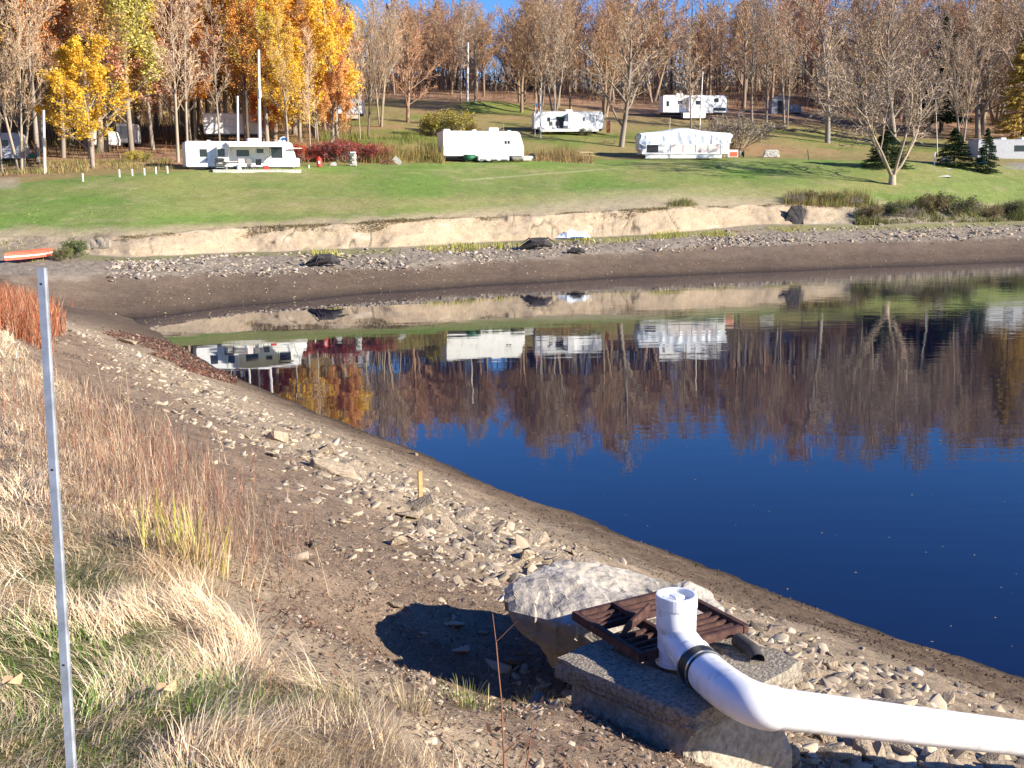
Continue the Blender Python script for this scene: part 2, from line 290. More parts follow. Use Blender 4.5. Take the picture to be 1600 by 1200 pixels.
# ------------------------------------------------------------------ ground colours
def mixc(a, b, f): return a*(1-f[:, None])+np.asarray(b)*f[:, None]
def col_ground(x, y, z, far):
    n = len(x); u, v = uv(x, y); c = np.tile(np.array([.14, .10, .07]), (n, 1))
    n1 = fbm(x, y, .8, 4, 11); n2 = fbm(x, y, .15, 4, 12); n3 = fbm(x, y, 3.5, 3, 13)
    if not far:
        uu = u + .3*n1
        c = np.tile(np.array([.42, .32, .21]), (n, 1))
        gr = sst(.15, .5, fbm(x, y, .6, 3, 21)+.25)*(1-sst(.9, 1.3, u+.3*n1))*sst(6, 4.5, y); c = mixc(c, (.09, .13, .025), gr*.8)
        c = mixc(c, (.25, .18, .125), sst(1.4, 1.9, uu)); c = mixc(c, (.35, .27, .185), sst(3.4, 4.4, uu))
        c = mixc(c, (.31, .235, .16), sst(5.8, 6.6, uu)); c = mixc(c, (.15, .105, .07), sst(7.4, 9.0, uu+.3*n3)); c = mixc(c, (.06, .045, .032), sst(9.6, 10.3, uu-np.interp(v, _sv, _ss)))
        f = sst(38, 52, v)*sst(2.0, 5, u); c = mixc(c, (.125, .092, .066), f*(1-sst(1.5, 2.6, z)*.8))
        c = c*(1+.22*n3)[:, None]
    else:
        zz = z + .18*n1; t = x/np.maximum(y, 1); left = sst(-.33, -.42, t)
        i, f = _colvals(t); Yb = _cY[i, 4]*(1-f)+_cY[i+1, 4]*f; Yt = _cY[i, 5]*(1-f)+_cY[i+1, 5]*f; Yl = _cY[i, 6]*(1-f)+_cY[i+1, 6]*f; Yc = _cY[i, 7]*(1-f)+_cY[i+1, 7]*f
        Ym = _cY[i, 2]*(1-f)+_cY[i+1, 2]*f
        c = np.tile(np.array([.13, .093, .066]), (n, 1))
        c = mixc(c, (.05, .038, .03), 1-sst(-.1, .35, z)); c = mixc(c, (.17, .125, .09), sst(.5, 1.1, zz))
        c = mixc(c, (.26, .215, .165), sst(-1.2, .6, y-Ym+1.2*n1))
        fg = sst(-3.2, -1.8, y-Yb)*sst(-.2, .3, n2+.35)*(1-sst(-.7, -.1, y-Yb)); c = mixc(c, (.20, .20, .07), fg*.7)
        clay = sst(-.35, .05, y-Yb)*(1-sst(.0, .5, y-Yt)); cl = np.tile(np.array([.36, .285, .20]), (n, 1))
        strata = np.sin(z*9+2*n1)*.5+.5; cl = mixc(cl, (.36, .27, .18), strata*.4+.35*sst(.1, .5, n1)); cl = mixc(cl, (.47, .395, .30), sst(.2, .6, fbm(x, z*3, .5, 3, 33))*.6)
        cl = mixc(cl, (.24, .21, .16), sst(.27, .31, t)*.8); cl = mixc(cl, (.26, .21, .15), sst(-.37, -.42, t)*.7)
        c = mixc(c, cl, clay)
        top = sst(.0, .5, y-Yt)
        lawn = np.tile(np.array([.185, .235, .065]), (n, 1)); lawn = mixc(lawn, (.27, .26, .09), sst(-.25, .4, fbm(x, y, .12, 4, 41))*.7); lawn = mixc(lawn, (.12, .225, .035), sst(.0, .5, fbm(x, y*.6, .13, 3, 43))*.6)
        fringe = 1-sst(.6, 3.5+5.5*np.exp(-((t-.1)/.13)**2), y-Yt+1.2*n1)
        lawn = mixc(lawn, (.42, .33, .21), fringe*.9)
        tan2 = np.exp(-((t-.12)/.10)**2)*(1-sst(3, 13, y-Yt+2.5*n2)); lawn = mixc(lawn, (.40, .33, .21), tan2*.8)
        tan3 = np.exp(-((t+.12)/.25)**2)*sst(4, 7, y-Yt)*(1-sst(8, 12, y-Yt)); lawn = mixc(lawn, (.32, .28, .12), tan3*.6); lawn = mixc(lawn, (.36, .30, .16), sst(.15, .5, fbm(x, y, .5, 4, 47))*.35)
        path = np.exp(-((y-(Yl+(Yc-Yl)*(.52+1.6*(t+.02))))/.35)**2)*sst(-.06, -.03, t)*(1-sst(.06, .12, t)); lawn = mixc(lawn, (.42, .38, .22), path*.8)
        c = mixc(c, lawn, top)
        lb = sst(-.40, -.43, t)*(1-sst(2, 4, y-Yc)); 
        field = np.tile(np.array([.26, .21, .085]), (n, 1)); field = mixc(field, (.17, .20, .05), sst(-.1, .4, n2)); field = mixc(field, (.33, .20, .11), sst(.05, .5, fbm(x, y, .1, 4, 52))*.7)
        c = mixc(c, field, sst(.8, 2.2, y-Yc+.5*n1)*top)
        litter = np.tile(np.array([.34, .21, .13]), (n, 1)); litter = mixc(litter, (.20, .12, .075), sst(-.3, .4, n1)); litter = mixc(litter, (.36, .17, .07), sst(.1, .5, n3)*.5)
        wood = np.clip(sst(-.13, -.19, t)*sst(4, 9, y-Yc) + sst(-30, 8, y-(168+60*np.clip(t, -.2, .2))+9*n2)*sst(.0, .12, t) + sst(172, 186, y+6*n2), 0, 1)
        c = mixc(c, litter, wood)
        gp = sst(.425, .45, t)*sst(.5, 2, y-Yc+3)*(1-sst(5, 7, y-Yc)); c = mixc(c, (.30, .28, .27), gp*.7)
        dirt = sst(-.425, -.44, t)*sst(-3, 0, y-Yc)*(1-sst(5, 8, y-Yc)); c = mixc(c, (.36, .29, .20), dirt*.8)
        c = c*(1+.12*n3+.08*n1)[:, None]
    return np.clip(c, .01, .9)
def grid_faces(nr, nc):
    i = np.arange(nr-1)[:, None]*nc+np.arange(nc-1)[None, :]
    return np.stack([i, i+1, i+nc+1, i+nc], -1).reshape(-1, 4)

# the dam the camera stands on
def build_dam():
    th = np.concatenate([np.linspace(-175, -40, 60, endpoint=False), np.linspace(-40, 42, 560, endpoint=False), np.linspace(42, 175, 60)])*math.pi/180
    rr = np.geomspace(.35, 95, 800); T, Q = np.meshgrid(th, rr); x = (Q*np.sin(T)).ravel(); y = (Q*np.cos(T)).ravel()
    u, v = uv(x, y); z = z_dam(x, y)
    rough = .018*fbm(x, y, 9, 3, 71)*sst(1.5, 2.2, u)+.03*np.abs(fbm(x, y, 4, 3, 73))*sst(3.8, 4.5, u)*(1-sst(5.8, 6.6, u))
    rough = rough+.02*np.abs(fbm(x, y, 5, 4, 75))*sst(7.2, 8.5, u)
    z = z+rough; F = grid_faces(len(rr), len(th)); ok = (z.reshape(-1)[F] > -.7).any(1); F = F[ok][:, ::-1]
    o = npmesh('dam_embankment', np.stack([x, y, z], 1), [F], M['ground'], col=col_ground(x, y, z, False), smooth=True); tag(o, kind='structure')
build_dam()
def build_far():
    t = np.linspace(_ct[0], _ct[-1], 1300); i, f = _colvals(t)
    nrow = [2, 26, 22, 12, 16, 34, 46, 12, 22, 26, 22, 14, 8, 6, 6][:KN-1]; nrow += [8]*(KN-1-len(nrow))
    rows_Y = []; rows_Z = []; seg = []
    for k in range(KN-1):
        Ya = _cY[i, k]*(1-f)+_cY[i+1, k]*f; Yb = _cY[i, k+1]*(1-f)+_cY[i+1, k+1]*f
        Za = _cZ[i, k]*(1-f)+_cZ[i+1, k]*f; Zb = _cZ[i, k+1]*(1-f)+_cZ[i+1, k+1]*f
        for j in range(nrow[k]):
            g = j/nrow[k]; rows_Y.append(Ya+(Yb-Ya)*g); rows_Z.append(Za+(Zb-Za)*g); seg.append(k+g)
    Y = np.array(rows_Y); Z = np.array(rows_Z); X = t[None, :]*Y; s = np.repeat(np.array(seg)[:, None], len(t), 1)
    Zb = Z + far_bump(X, Y, Z)
    # bank: eroded face, cracks and ledges pushed in and out
    face = sst(3.9, 4.2, s)*(1-sst(4.95, 5.3, s))
    rid = fbm(X, Z*2.2, .55, 4, 81); crack = sst(.90, .98, 1-np.abs(fbm(X, Z*.35, .6, 3, 85))*2.2)*sst(-.3, .2, fbm(X, Z, .2, 2, 84))
    led = np.round((s-4)*3+.8*fbm(X, Z, .3, 3, 86))/3.0
    Y2 = Y + face*(.45*rid + .2*crack*np.abs(fbm(X, Z, 2.0, 2, 88)) + .25*(led-(s-4)))
    edge = np.exp(-((s-5.0)/.06)**2); Zb = Zb+edge*.22*fbm(X, Y, .5, 3, 89)-.35*face*sst(.35, .6, fbm(X, Y*0, .12, 2, 90))
    # cave hollow
    tc = np.interp(1243, [800, 1800], [0, 0]); 
    hole = np.exp(-((t[None, :]-.2555)/.004)**2)*np.exp(-((s-4.55)/.28)**2); Y2 = Y2+hole*1.6
    # rock rows and heaps
    band = sst(1.9, 2.1, s)*(1-sst(3.0, 3.5, s)); Zb = Zb+band*(.16*np.abs(fbm(X, Y, 1.6, 4, 91))+.10*fbm(X, Y, .25, 2, 92))
    mudn = sst(1, 1.15, s)*(1-sst(1.85, 2.1, s)); Zb = Zb+mudn*.03*fbm(X, Y, 1.2, 3, 93)
    # crest dips behind brow so that trailers sit lower than lawn edge; mounds on hill
    def mound(px, Yc, h, rx, ry):
        q = world_y(px, 250, Yc); return h*np.exp(-((X-q[0])/rx)**2-((Y-q[1])/ry)**2)
    Zb = Zb + mound(760, 168, 1.2, 7, 2.5) + mound(1065, 82.5, .35, 1.5, .8)*0 + mound(1090, 118, .45, 5, 2)*1 + mound(650, 128, .5, 8, 3)
    V = np.stack([X.ravel(), Y2.ravel(), Zb.ravel()], 1)
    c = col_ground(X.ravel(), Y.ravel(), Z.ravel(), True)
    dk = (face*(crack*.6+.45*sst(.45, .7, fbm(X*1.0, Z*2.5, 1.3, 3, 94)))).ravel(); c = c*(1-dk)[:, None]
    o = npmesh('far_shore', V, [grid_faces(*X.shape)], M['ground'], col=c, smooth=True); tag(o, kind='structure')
build_far()
o = npmesh('water', [(-70, 4, 0), (220, -60, 0), (260, 130, 0), (-70, 130, 0)], [[(0, 1, 2, 3)]], M['water']); tag(o, kind='structure')

# ------------------------------------------------------------------ blades, stems, litter, stones (scattered)
rngn = np.random.default_rng(7)
def blades(name, P, h, wd, lean, az, col, nseg=3, curl=1.0, parent=None, m=None, b0=.45):
    """P (n,3) roots; h,wd (n,) length and width; lean (n,) tilt from vertical in radians; az (n,) heading; col (n,3)"""
    n = len(P); V = np.zeros((n, nseg+1, 2, 3)); pos = P.copy(); tl = lean*.45
    side = np.stack([-np.sin(az), np.cos(az), np.zeros(n)], 1)
    rs = rngn.uniform(-.6, .6, n); ca, sa = np.cos(rs), np.sin(rs)
    side = np.stack([side[:, 0]*ca-side[:, 1]*sa, side[:, 0]*sa+side[:, 1]*ca, rngn.uniform(-.3, .3, n)], 1)
    for k in range(nseg+1):
        ww = wd*(1-.85*k/nseg)*.5
        V[:, k, 0] = pos-side*ww[:, None]; V[:, k, 1] = pos+side*ww[:, None]
        a = lean*(b0+.75*curl*k/nseg); d = np.stack([np.sin(a)*np.cos(az), np.sin(a)*np.sin(az), np.cos(a)], 1)
        pos = pos+d*(h/nseg)[:, None]
    base = np.arange(n)[:, None]*(2*(nseg+1)); F = []
    for k in range(nseg): F.append(base+np.array([[2*k, 2*k+1, 2*k+3, 2*k+2]]))
    cc = np.repeat(col, 2*(nseg+1), 0)
    return npmesh(name, V.reshape(-1, 3), [np.concatenate(F)], m or M['blade'], parent, col=cc)
def flakes(name, P, sz, col, tilt=.9, asp=(.35, 1.), m=None, parent=None):
    n = len(P); a = rngn.uniform(0, 6.283, n); tx = rngn.normal(0, tilt*.5, n); ty = rngn.normal(0, tilt*.5, n)
    e1 = np.stack([np.cos(a), np.sin(a), tx], 1); e2 = np.stack([-np.sin(a), np.cos(a), ty], 1); w = sz*rngn.uniform(asp[0], asp[1], n)
    e1 = e1*(sz*.5)[:, None]; e2 = e2*(w*.5)[:, None]; P = P+np.array([0, 0, 1])*(sz*.2*(np.abs(tx)+np.abs(ty)))[:, None]
    V = np.stack([P-e1, P-e2*.8, P+e1, P+e2*.8], 1); F = np.arange(4*n).reshape(-1, 4)
    return npmesh(name, V.reshape(-1, 3), [F], m or M['leaf'], parent, col=np.repeat(col, 4, 0))
def polar(n, a0, a1, d0, d1, pw=0.0):
    a = np.radians(rngn.uniform(a0, a1, n)); q = rngn.uniform(0, 1, n); d = d0*(d1/d0)**q
    return d*np.sin(a), d*np.cos(a), d
def pick(cols, n, jit=.2):
    cols = np.array(cols); c = cols[rngn.integers(0, len(cols), n)]; return np.clip(c*(1+rngn.normal(0, jit, (n, 1))), .005, .95)
def P3(x, y, dz=0.0): return np.stack([x, y, zg(x, y)+dz], 1)

# straw mat on the crest
x, y, d = polar(300000, -42, 14, 1.6, 34); u, v = uv(x, y); nn = fbm(x, y, 1.1, 3, 31)
k = (u+.22*nn+.12*fbm(x, y, 6, 2, 30) < 1.30+.3*sst(4, 8, y)); x, y, d, u, nn = x[k], y[k], d[k], u[k], nn[k]; n = len(x)
grm = sst(-.1, .3, fbm(x, y, 1.6, 3, 21)+.12)*sst(.55, .35, np.abs((y+.45*(x+1.6))-3.62+.25*nn))*sst(-.2, -.6, x+.3*nn)
isg = rngn.uniform(0, 1, n) < grm*.5
col = pick([(.82, .66, .43), (.72, .55, .35), (.84, .71, .51), (.56, .41, .26), (.64, .47, .30), (.76, .58, .40)], n, .16)
tuft = sst(-.1, .5, fbm(x, y, 3.2, 2, 37)); col = col*(.82+.4*tuft)[:, None]
col[isg] = pick([(.17, .29, .05), (.22, .34, .08), (.12, .22, .04), (.30, .36, .12)], isg.sum(), .2)
az = 6.283*fbm(x, y, 1.6, 3, 38)*1.3 + rngn.normal(0, .7, n) + 2.4; ln = np.clip(rngn.normal(1.42, .28, n), .35, 1.8); ln[isg] = np.clip(rngn.normal(.6, .3, isg.sum()), .1, 1.2)
h = rngn.uniform(.05, .165, n)*(.7+.6*tuft)*(1+.25*sst(.8, 1.2, u)); h[isg] *= .6
ln = np.where((u > 1.0) & (y < 6) & ~isg, ln*.8, ln)
o = blades('dry_grass', P3(x, y, -.01), h, np.maximum(.0032, d*.00085)*rngn.uniform(.7, 1.3, n), ln, az, col); tag(o, 'matted pale straw grass with green patches covering the bank crest', 'grass', kind='stuff')

# reddish dead weeds below the straw
def stems(name, x, y, hmin, hmax, cols, wmul, label, cat='weeds', lean=.45, kind='stuff', side=5, parent=None):
    n = len(x); d = np.hypot(x, y); P = P3(x, y, -.02); h = rngn.uniform(hmin, hmax, n); az = rngn.uniform(0, 6.28, n); ln = np.abs(rngn.normal(0, lean, n)); c = pick(cols, n, .22)
    Pa, ha, wa, la, aa, ca = [P], [h], [np.maximum(.003, d*wmul)], [ln], [az], [c]
    for j in range(side):
        f = rngn.uniform(.25, .85, n); a = ln*(.45+.4*f); Q = P+np.stack([np.sin(a)*np.cos(az), np.sin(a)*np.sin(az), np.cos(a)], 1)*(h*f)[:, None]
        Pa.append(Q); ha.append(h*rngn.uniform(.2, .45, n)); wa.append(np.maximum(.0022, d*wmul*.7)); la.append(rngn.uniform(.4, 1.0, n)); aa.append(rngn.uniform(0, 6.28, n)); ca.append(c*rngn.uniform(.7, 1.2, (n, 1)))
    o = blades(name, np.concatenate(Pa), np.concatenate(ha), np.concatenate(wa), np.concatenate(la), np.concatenate(aa), np.concatenate(ca), nseg=2, parent=parent)
    if kind: tag(o, label, cat, kind=kind)
    return o
xs_, ys_ = [], []
for px, py, sp, n in [(110, 700, .6, 110), (165, 740, .4, 190), (205, 700, .35, 230), (215, 780, .35, 230), (255, 790, .3, 200), (285, 750, .35, 60), (320, 850, .2, 110), (360, 860, .3, 40), (250, 850, .25, 120), (90, 640, .7, 120), (420, 880, .4, 20)]:
    p = hit(px, py); xs_.append(p.x+rngn.normal(0, sp, n)); ys_.append(p.y+rngn.normal(0, sp*1.1, n))
x, y = np.concatenate(xs_), np.concatenate(ys_)
stems('dead_weeds', x, y, .12, .46, [(.30, .18, .12), (.40, .25, .16), (.24, .15, .11), (.56, .42, .28), (.2, .13, .11), (.42, .19, .12), (.5, .36, .24)], .0006, 'reddish brown dead weed stems standing along the bank edge')
x, y, d = polar(52000, -34, -18, 17, 48); u, v = uv(x, y); dn = fbm(x, y, .5, 3, 53)
k = (u > 1.3) & (u < 3.6+dn) & (rngn.uniform(0, 1, len(x)) < .5) & (x/y < -.41+.02*dn); x, y = x[k][:6000], y[k][:6000]
stems('red_weeds', x, y, .3, .75, [(.40, .13, .06), (.46, .20, .11), (.32, .11, .06), (.48, .30, .18)], .0007, 'rust red weeds at the left edge beyond the straw', side=2)

# dark leaf and twig litter
def litter(nm, cnt, a0, a1, d0, d1, cond, szf, cols, label, tilt=1.0, asp=(.15, .6)):
    x, y, d = polar(cnt, a0, a1, d0, d1); u, v = uv(x, y); k = cond(x, y, u, v); x, y, d = x[k], y[k], d[k]; n = len(x)
    sz = np.maximum(szf*rngn.uniform(.4, 1.5, n), d*.0016); c = pick(cols, n, .3)
    o = flakes(nm, P3(x, y, .008), sz, c, tilt, asp); tag(o, label, 'litter', kind='stuff'); return o
litter('leaf_litter', 120000, -36, 24, 2.6, 45, lambda x, y, u, v: (u > 1.3+.2*fbm(x, y, 3, 2, 3)) & (u < 4.3+.5*fbm(x, y, 1.2, 3, 61)) & (rngn.uniform(0, 1, len(x)) < .35+.65*sst(-.3, .3, fbm(x, y, 1.5, 3, 62))), .026,
       [(.18, .11, .075), (.26, .17, .12), (.12, .075, .06), (.36, .27, .19), (.30, .17, .11), (.42, .33, .25)], 'brown dead leaves and twigs littering the slope below the straw')
litter('shore_debris', 75000, -22, 42, 8, 46, lambda x, y, u, v: (u > 7.3+.9*fbm(x, y, .7, 3, 63)) & (u < 10.5) & (zg(x, y) > .01) & (rngn.uniform(0, 1, len(x)) < .2+.8*sst(-.25, .35, fbm(x, y, 1.1, 3, 64))), .035,
       [(.07, .045, .03), (.11, .07, .045), (.045, .03, .022), (.15, .095, .06), (.19, .14, .09)], 'dark rotting leaves and weed debris on the mud beside the water')
x, y, d = polar(26000, -30, 40, 6, 45); u, v = uv(x, y); nn = fbm(x, y, .4, 2, 64); k = (u > 5.5) & (u < 9.6) & (rngn.uniform(0, 1, len(x)) < .35*sst(.0, .5, nn)+.02); x, y, d = x[k][:1500], y[k][:1500], d[k][:1500]; n = len(x)
o = blades('dry_reeds', P3(x, y, .03), rngn.uniform(.12, .5, n), np.maximum(.004, d*.0009), rngn.normal(1.68, .03, n), rngn.normal(2.5, .35, n), pick([(.42, .33, .22), (.30, .22, .14), (.5, .42, .3)], n), nseg=2, curl=0.0, b0=1.0); tag(o, 'pale dry reed stalks lying flat on the muddy slope', 'reeds', kind='stuff')
x, y, d = polar(60000, -30, -14, 30, 44); u, v = uv(x, y); k = (zg(x, y) > .02) & (u > 7.5+fbm(x, y, .6, 2, 8)) & (u < 10.3); x, y, d = x[k][:5000], y[k][:5000], d[k][:5000]
o = flakes('red_leaves', P3(x, y, .01), np.full(len(x), .09)*rngn.uniform(.5, 1.3, len(x)), pick([(.22, .09, .06), (.30, .14, .09), (.15, .08, .06), (.40, .28, .2)], len(x)), .8); tag(o, 'drift of reddish fallen leaves at the pond corner below the trailer reflection', 'leaves', kind='stuff')

# stones
def stone_shape(seed, flat=.4, n=18):
    r = random.Random(seed); bm = bmesh.new()
    for i in range(n):
        a = r.uniform(0, 6.283); q = r.uniform(.72, 1); zz = r.uniform(-1, 1)
        bm.verts.new((.5*q*math.cos(a), .5*q*math.sin(a)*r.uniform(.6, .85), .5*flat*zz))
    bmesh.ops.convex_hull(bm, input=bm.verts); bmesh.ops.delete(bm, geom=[v for v in bm.verts if not v.link_faces], context='VERTS')
    bmesh.ops.bevel(bm, geom=list(bm.edges), offset=.012, segments=1, affect='EDGES', clamp_overlap=True)
    return bm
stone_me = []
def stone_attr_mat():
    m = M['rock']; t = m.node_tree; b = t.nodes['Principled BSDF']; src = b.inputs['Base Color'].links[0].from_socket
    oi = t.nodes.new('ShaderNodeObjectInfo'); mx = t.nodes.new('ShaderNodeMix'); mx.data_type = 'RGBA'; mx.blend_type = 'MULTIPLY'; mx.inputs[0].default_value = 1
    t.links.new(src, mx.inputs[6]); t.links.new(oi.outputs['Color'], mx.inputs[7]); t.links.new(mx.outputs[2], b.inputs['Base Color'])
stone_attr_mat()
for i in range(14):
    bm = stone_shape(100+i, [.22, .32, .42, .26][i % 4]); me = bpy.data.meshes.new('stone'); bm.to_mesh(me); bm.free(); me.materials.append(M['rock']); stone_me.append(me)
tri_cache = []
for me in stone_me[:10]:
    bm = bmesh.new(); bm.from_mesh(me); bmesh.ops.triangulate(bm, faces=bm.faces); tri_cache.append((np.array([v.co[:] for v in bm.verts]), np.array([[v.index for v in f.verts] for f in bm.faces]))); bm.free()
def band_centre(v): return np.interp(v, [-2, 3, 8, 13, 20, 34], [4.6, 4.75, 4.9, 4.85, 4.9, 4.6])
rr_ = random.Random(5)
def put_stone(x, y, size, label, group, sink=.25, cl=None):
    o = bpy.data.objects.new('stone', rr_.choice(stone_me)); C.objects.link(o); o.location = (x, y, gz(x, y)+size*.12-size*sink*.2)
    o.rotation_euler = (rr_.gauss(0, .22), rr_.gauss(0, .22), rr_.uniform(0, 6.28)); o.scale = (size, size*rr_.uniform(.7, 1.1), size*rr_.uniform(.8, 1.3))
    g = (cl*.85 if cl else rr_.uniform(.7, 1.2)); o.color = (g*1.02, g*.96, g*.88, 1); return tag(o, label, 'stone', group)
cand = []
xs, ys, ds = polar(4600, -25, 34, 4.6, 40); us, vs_ = uv(xs, ys)
for x, y, d, u, v in zip(xs, ys, ds, us, vs_):
    w_ = .85 + .04*d*.3; off = (u-band_centre(v))/w_
    if v > 26 and rr_.random() < .6: continue
    if rr_.random() < math.exp(-off*off) : cand.append((x, y, d, min(.36, rr_.lognormvariate(-2.2, .5))*(1.35 if abs(off) < .7 else .8)))
cand.sort(key=lambda c: -c[3]/c[2])
for x, y, d, s in cand[:228]: put_stone(x, y, s, 'pale angular sandstone fragment in the rubble band along the near slope', 'stones in the near rubble band')
def stone_mass(name, x, y, sz, cols, label, jit=.25, lift=.1):
    n = len(x); which = rngn.integers(0, len(tri_cache), n); a = rngn.uniform(0, 6.283, n); Vs, Fs, Cs = [], [], []; b = 0; z = zg(x, y); c = pick(cols, n, jit)
    tx, ty = rngn.normal(0, .3, n), rngn.normal(0, .3, n)
    for k, (tv, tf) in enumerate(tri_cache):
        j = np.where(which == k)[0]
        if not len(j): continue
        q = tv[None]*sz[j, None, None]; ca, sa = np.cos(a[j])[:, None], np.sin(a[j])[:, None]; X = q[..., 0]*ca-q[..., 1]*sa; Y = q[..., 0]*sa+q[..., 1]*ca
        Z = q[..., 2]+X*tx[j, None]+Y*ty[j, None]; W = np.stack([X+x[j, None], Y+y[j, None], Z+z[j, None]+lift*sz[j, None]], -1); nv = len(tv)
        Vs.append(W.reshape(-1, 3)); Fs.append((tf[None]+(np.arange(len(j))*nv)[:, None, None]+b).reshape(-1, 3)); Cs.append(np.repeat(c[j], nv, 0)); b += len(j)*nv
    o = npmesh(name, np.concatenate(Vs), [np.concatenate(Fs)], M['rubble'], col=np.concatenate(Cs)); return tag(o, label, 'rubble', kind='stuff')
PALE = [(.39, .31, .22), (.31, .245, .175), (.43, .35, .25), (.24, .19, .14), (.35, .285, .21)]
x, y, d = polar(52000, -26, 40, 4.4, 42); u, v = uv(x, y); off = (u-band_centre(v))/(1.15+.02*d); k = rngn.uniform(0, 1, len(x)) < np.exp(-off*off*1.2)*.8*np.where(v > 26, .5, 1); x, y, d = x[k][:20000], y[k][:20000], d[k][:20000]
stone_mass('gravel', x, y, np.minimum(rngn.lognormal(-2.75, .55, len(x)), .2)+d*.0014, PALE, 'small pale stone chips filling the rubble band on the near slope', lift=-.01)
x, y, d = polar(30000, -12, 30, 3.0, 9); u, v = uv(x, y); k = (u > 1.55+.3*fbm(x, y, 2, 2, 4)) & (u < 4.3) & (rngn.uniform(0, 1, len(x)) < .10+.5*sst(.0, .5, fbm(x, y, 1.3, 2, 6)))
x, y, d = x[k][:4200], y[k][:4200], d[k][:4200]
stone_mass('fine_gravel', x, y, np.minimum(rngn.lognormal(-4.0, .45, len(x)), .07), PALE, 'fine stone chips scattered on the bare soil around the concrete box')
# far shore rubble, as one strip of broken rock
def far_s(x, y):
    t = x/y; i, f = _colvals(t); return [_cY[i, k]*(1-f)+_cY[i+1, k]*f for k in range(KN)]
def far_pts(n, t0, t1, k0, k1, jit=0.0):
    t = rngn.uniform(t0, t1, n); i, f = _colvals(t); g = rngn.uniform(k0, k1, n); k = np.floor(g).astype(int); g = g-k
    Ya = _cY[i, k]*(1-f)+_cY[i+1, k]*f; Yb = _cY[i, k+1]*(1-f)+_cY[i+1, k+1]*f; y = Ya+(Yb-Ya)*g+jit*rngn.normal(0, 1, n); return t*y, y
x, y = far_pts(13000, -.36, .50, 1.9, 3.25, .4); k = rngn.uniform(0, 1, len(x)) < .25+.75*sst(-.2, .25, fbm(x, y, .25, 3, 97)); x, y = x[k], y[k]
stone_mass('shore_rubble', x, y, np.minimum(rngn.lognormal(-1.75, .45, len(x)), .55), [(.38, .31, .24), (.30, .25, .20), (.22, .185, .15), (.42, .35, .27)], 'broken grey shale along the far shore above the mud')
x, y = far_pts(600, -.36, .50, 1.05, 1.9, .3); stone_mass('mud_pebbles', x, y, rngn.uniform(.05, .14, len(x)), [(.36, .30, .22), (.25, .2, .16), (.4, .35, .18)], 'pebbles and leaves dotting the far mud flat')
for px, py, s in [(1388, 367, 1.1), (1402, 370, .9), (1412, 366, .8), (1374, 371, .8), (1425, 371, .9), (1440, 368, .7), (1360, 366, .8), (1232, 378, 1.0), (1350, 372, .7), (1466, 370, .7), (1520, 366, .8), (1538, 369, .7), (1495, 372, .6), (1560, 366, .7), (1390, 374, .7), (1330, 378, .6), (1578, 368, .7)]:
    p = hit(px, py, 60); put_stone(p.x, p.y, s, 'large grey slab among the rocks at the foot of the far weedy bank', 'slabs on the far shore', cl=1.5)
# single stones that can be pointed at
for px, py, s, lab in [(520, 738, .62, 'long flat pale slab at the top of the rubble band above the others'), (622, 852, .3, 'rounded pale stone lowest in the rubble band beside dark gap'), (556, 745, .5, 'flat pale slab edge on beside the long slab'), (200, 537, .75, 'leaning flat slab alone near the pond corner'), (487, 857, .16, 'dark stone alone in the brown litter left of the rubble'), (647, 712, .22, 'pale lump on the mud by the waterline beyond the stake'), (545, 727, .35, 'smooth grey slab in the mud above the rubble'), (802, 1052, .13, 'small grey stone in the shade left of the concrete box'), (618, 950, .13, 'small stone in the boulder shadow'), (880, 858, .1, 'dark stone on the mud behind the boulder'), (822, 887, .16, 'brown stone just behind the boulder')]:
    p = hit(px, py); put_stone(p.x, p.y, s, lab, None, cl=.45 if 'dark stone' in lab else 1.2)
for px, py in [(1238, 1092), (1268, 1060), (1300, 1078), (1330, 1045), (1380, 1062), (1420, 1080), (1455, 1050), (1500, 1075), (1540, 1090), (1352, 1082), (1406, 1052), (1480, 1098), (1565, 1100), (1585, 1115), (1440, 1100), (1290, 1040), (1222, 1075)]:
    p = hit(px, py); put_stone(p.x, p.y, rr_.uniform(.10, .2), 'pale stone behind the long white pipe beside the concrete box', 'stones behind the white pipe', cl=1.4)

# ------------------------------------------------------------------ boulder, box, grate, pipe
def rock_hull(name, pts, m, parent=None, sub=4, amp=.03, sc=4, seed=1):
    bm = bmesh.new()
    for p in pts: bm.verts.new(p)
    bmesh.ops.convex_hull(bm, input=bm.verts); bmesh.ops.delete(bm, geom=[v for v in bm.verts if not v.link_faces], context='VERTS')
    bmesh.ops.triangulate(bm, faces=bm.faces)
    for i in range(sub): bmesh.ops.subdivide_edges(bm, edges=bm.edges, cuts=1, use_grid_fill=True, smooth=0)
    bm.normal_update(); co = np.array([v.co[:] for v in bm.verts]); no = np.array([v.normal[:] for v in bm.verts])
    d = fbm(co[:, 0]+co[:, 2]*.7, co[:, 1]-co[:, 2]*.5, sc, 5, seed)*amp + np.round(fbm(co[:, 0], co[:, 1]+co[:, 2], sc*.6, 3, seed+9)*4)/4*amp*.9
    for v, q, dd in zip(bm.verts, no, d): v.co += Vector(q)*float(dd)
    me = bpy.data.meshes.new(name); bm.to_mesh(me); bm.free(); me.materials.append(m); o = bpy.data.objects.new(name, me); C.objects.link(o)
    if parent: o.parent = parent
    return o
def wy(px, py, Y): return tuple(world_y(px, py, Y))
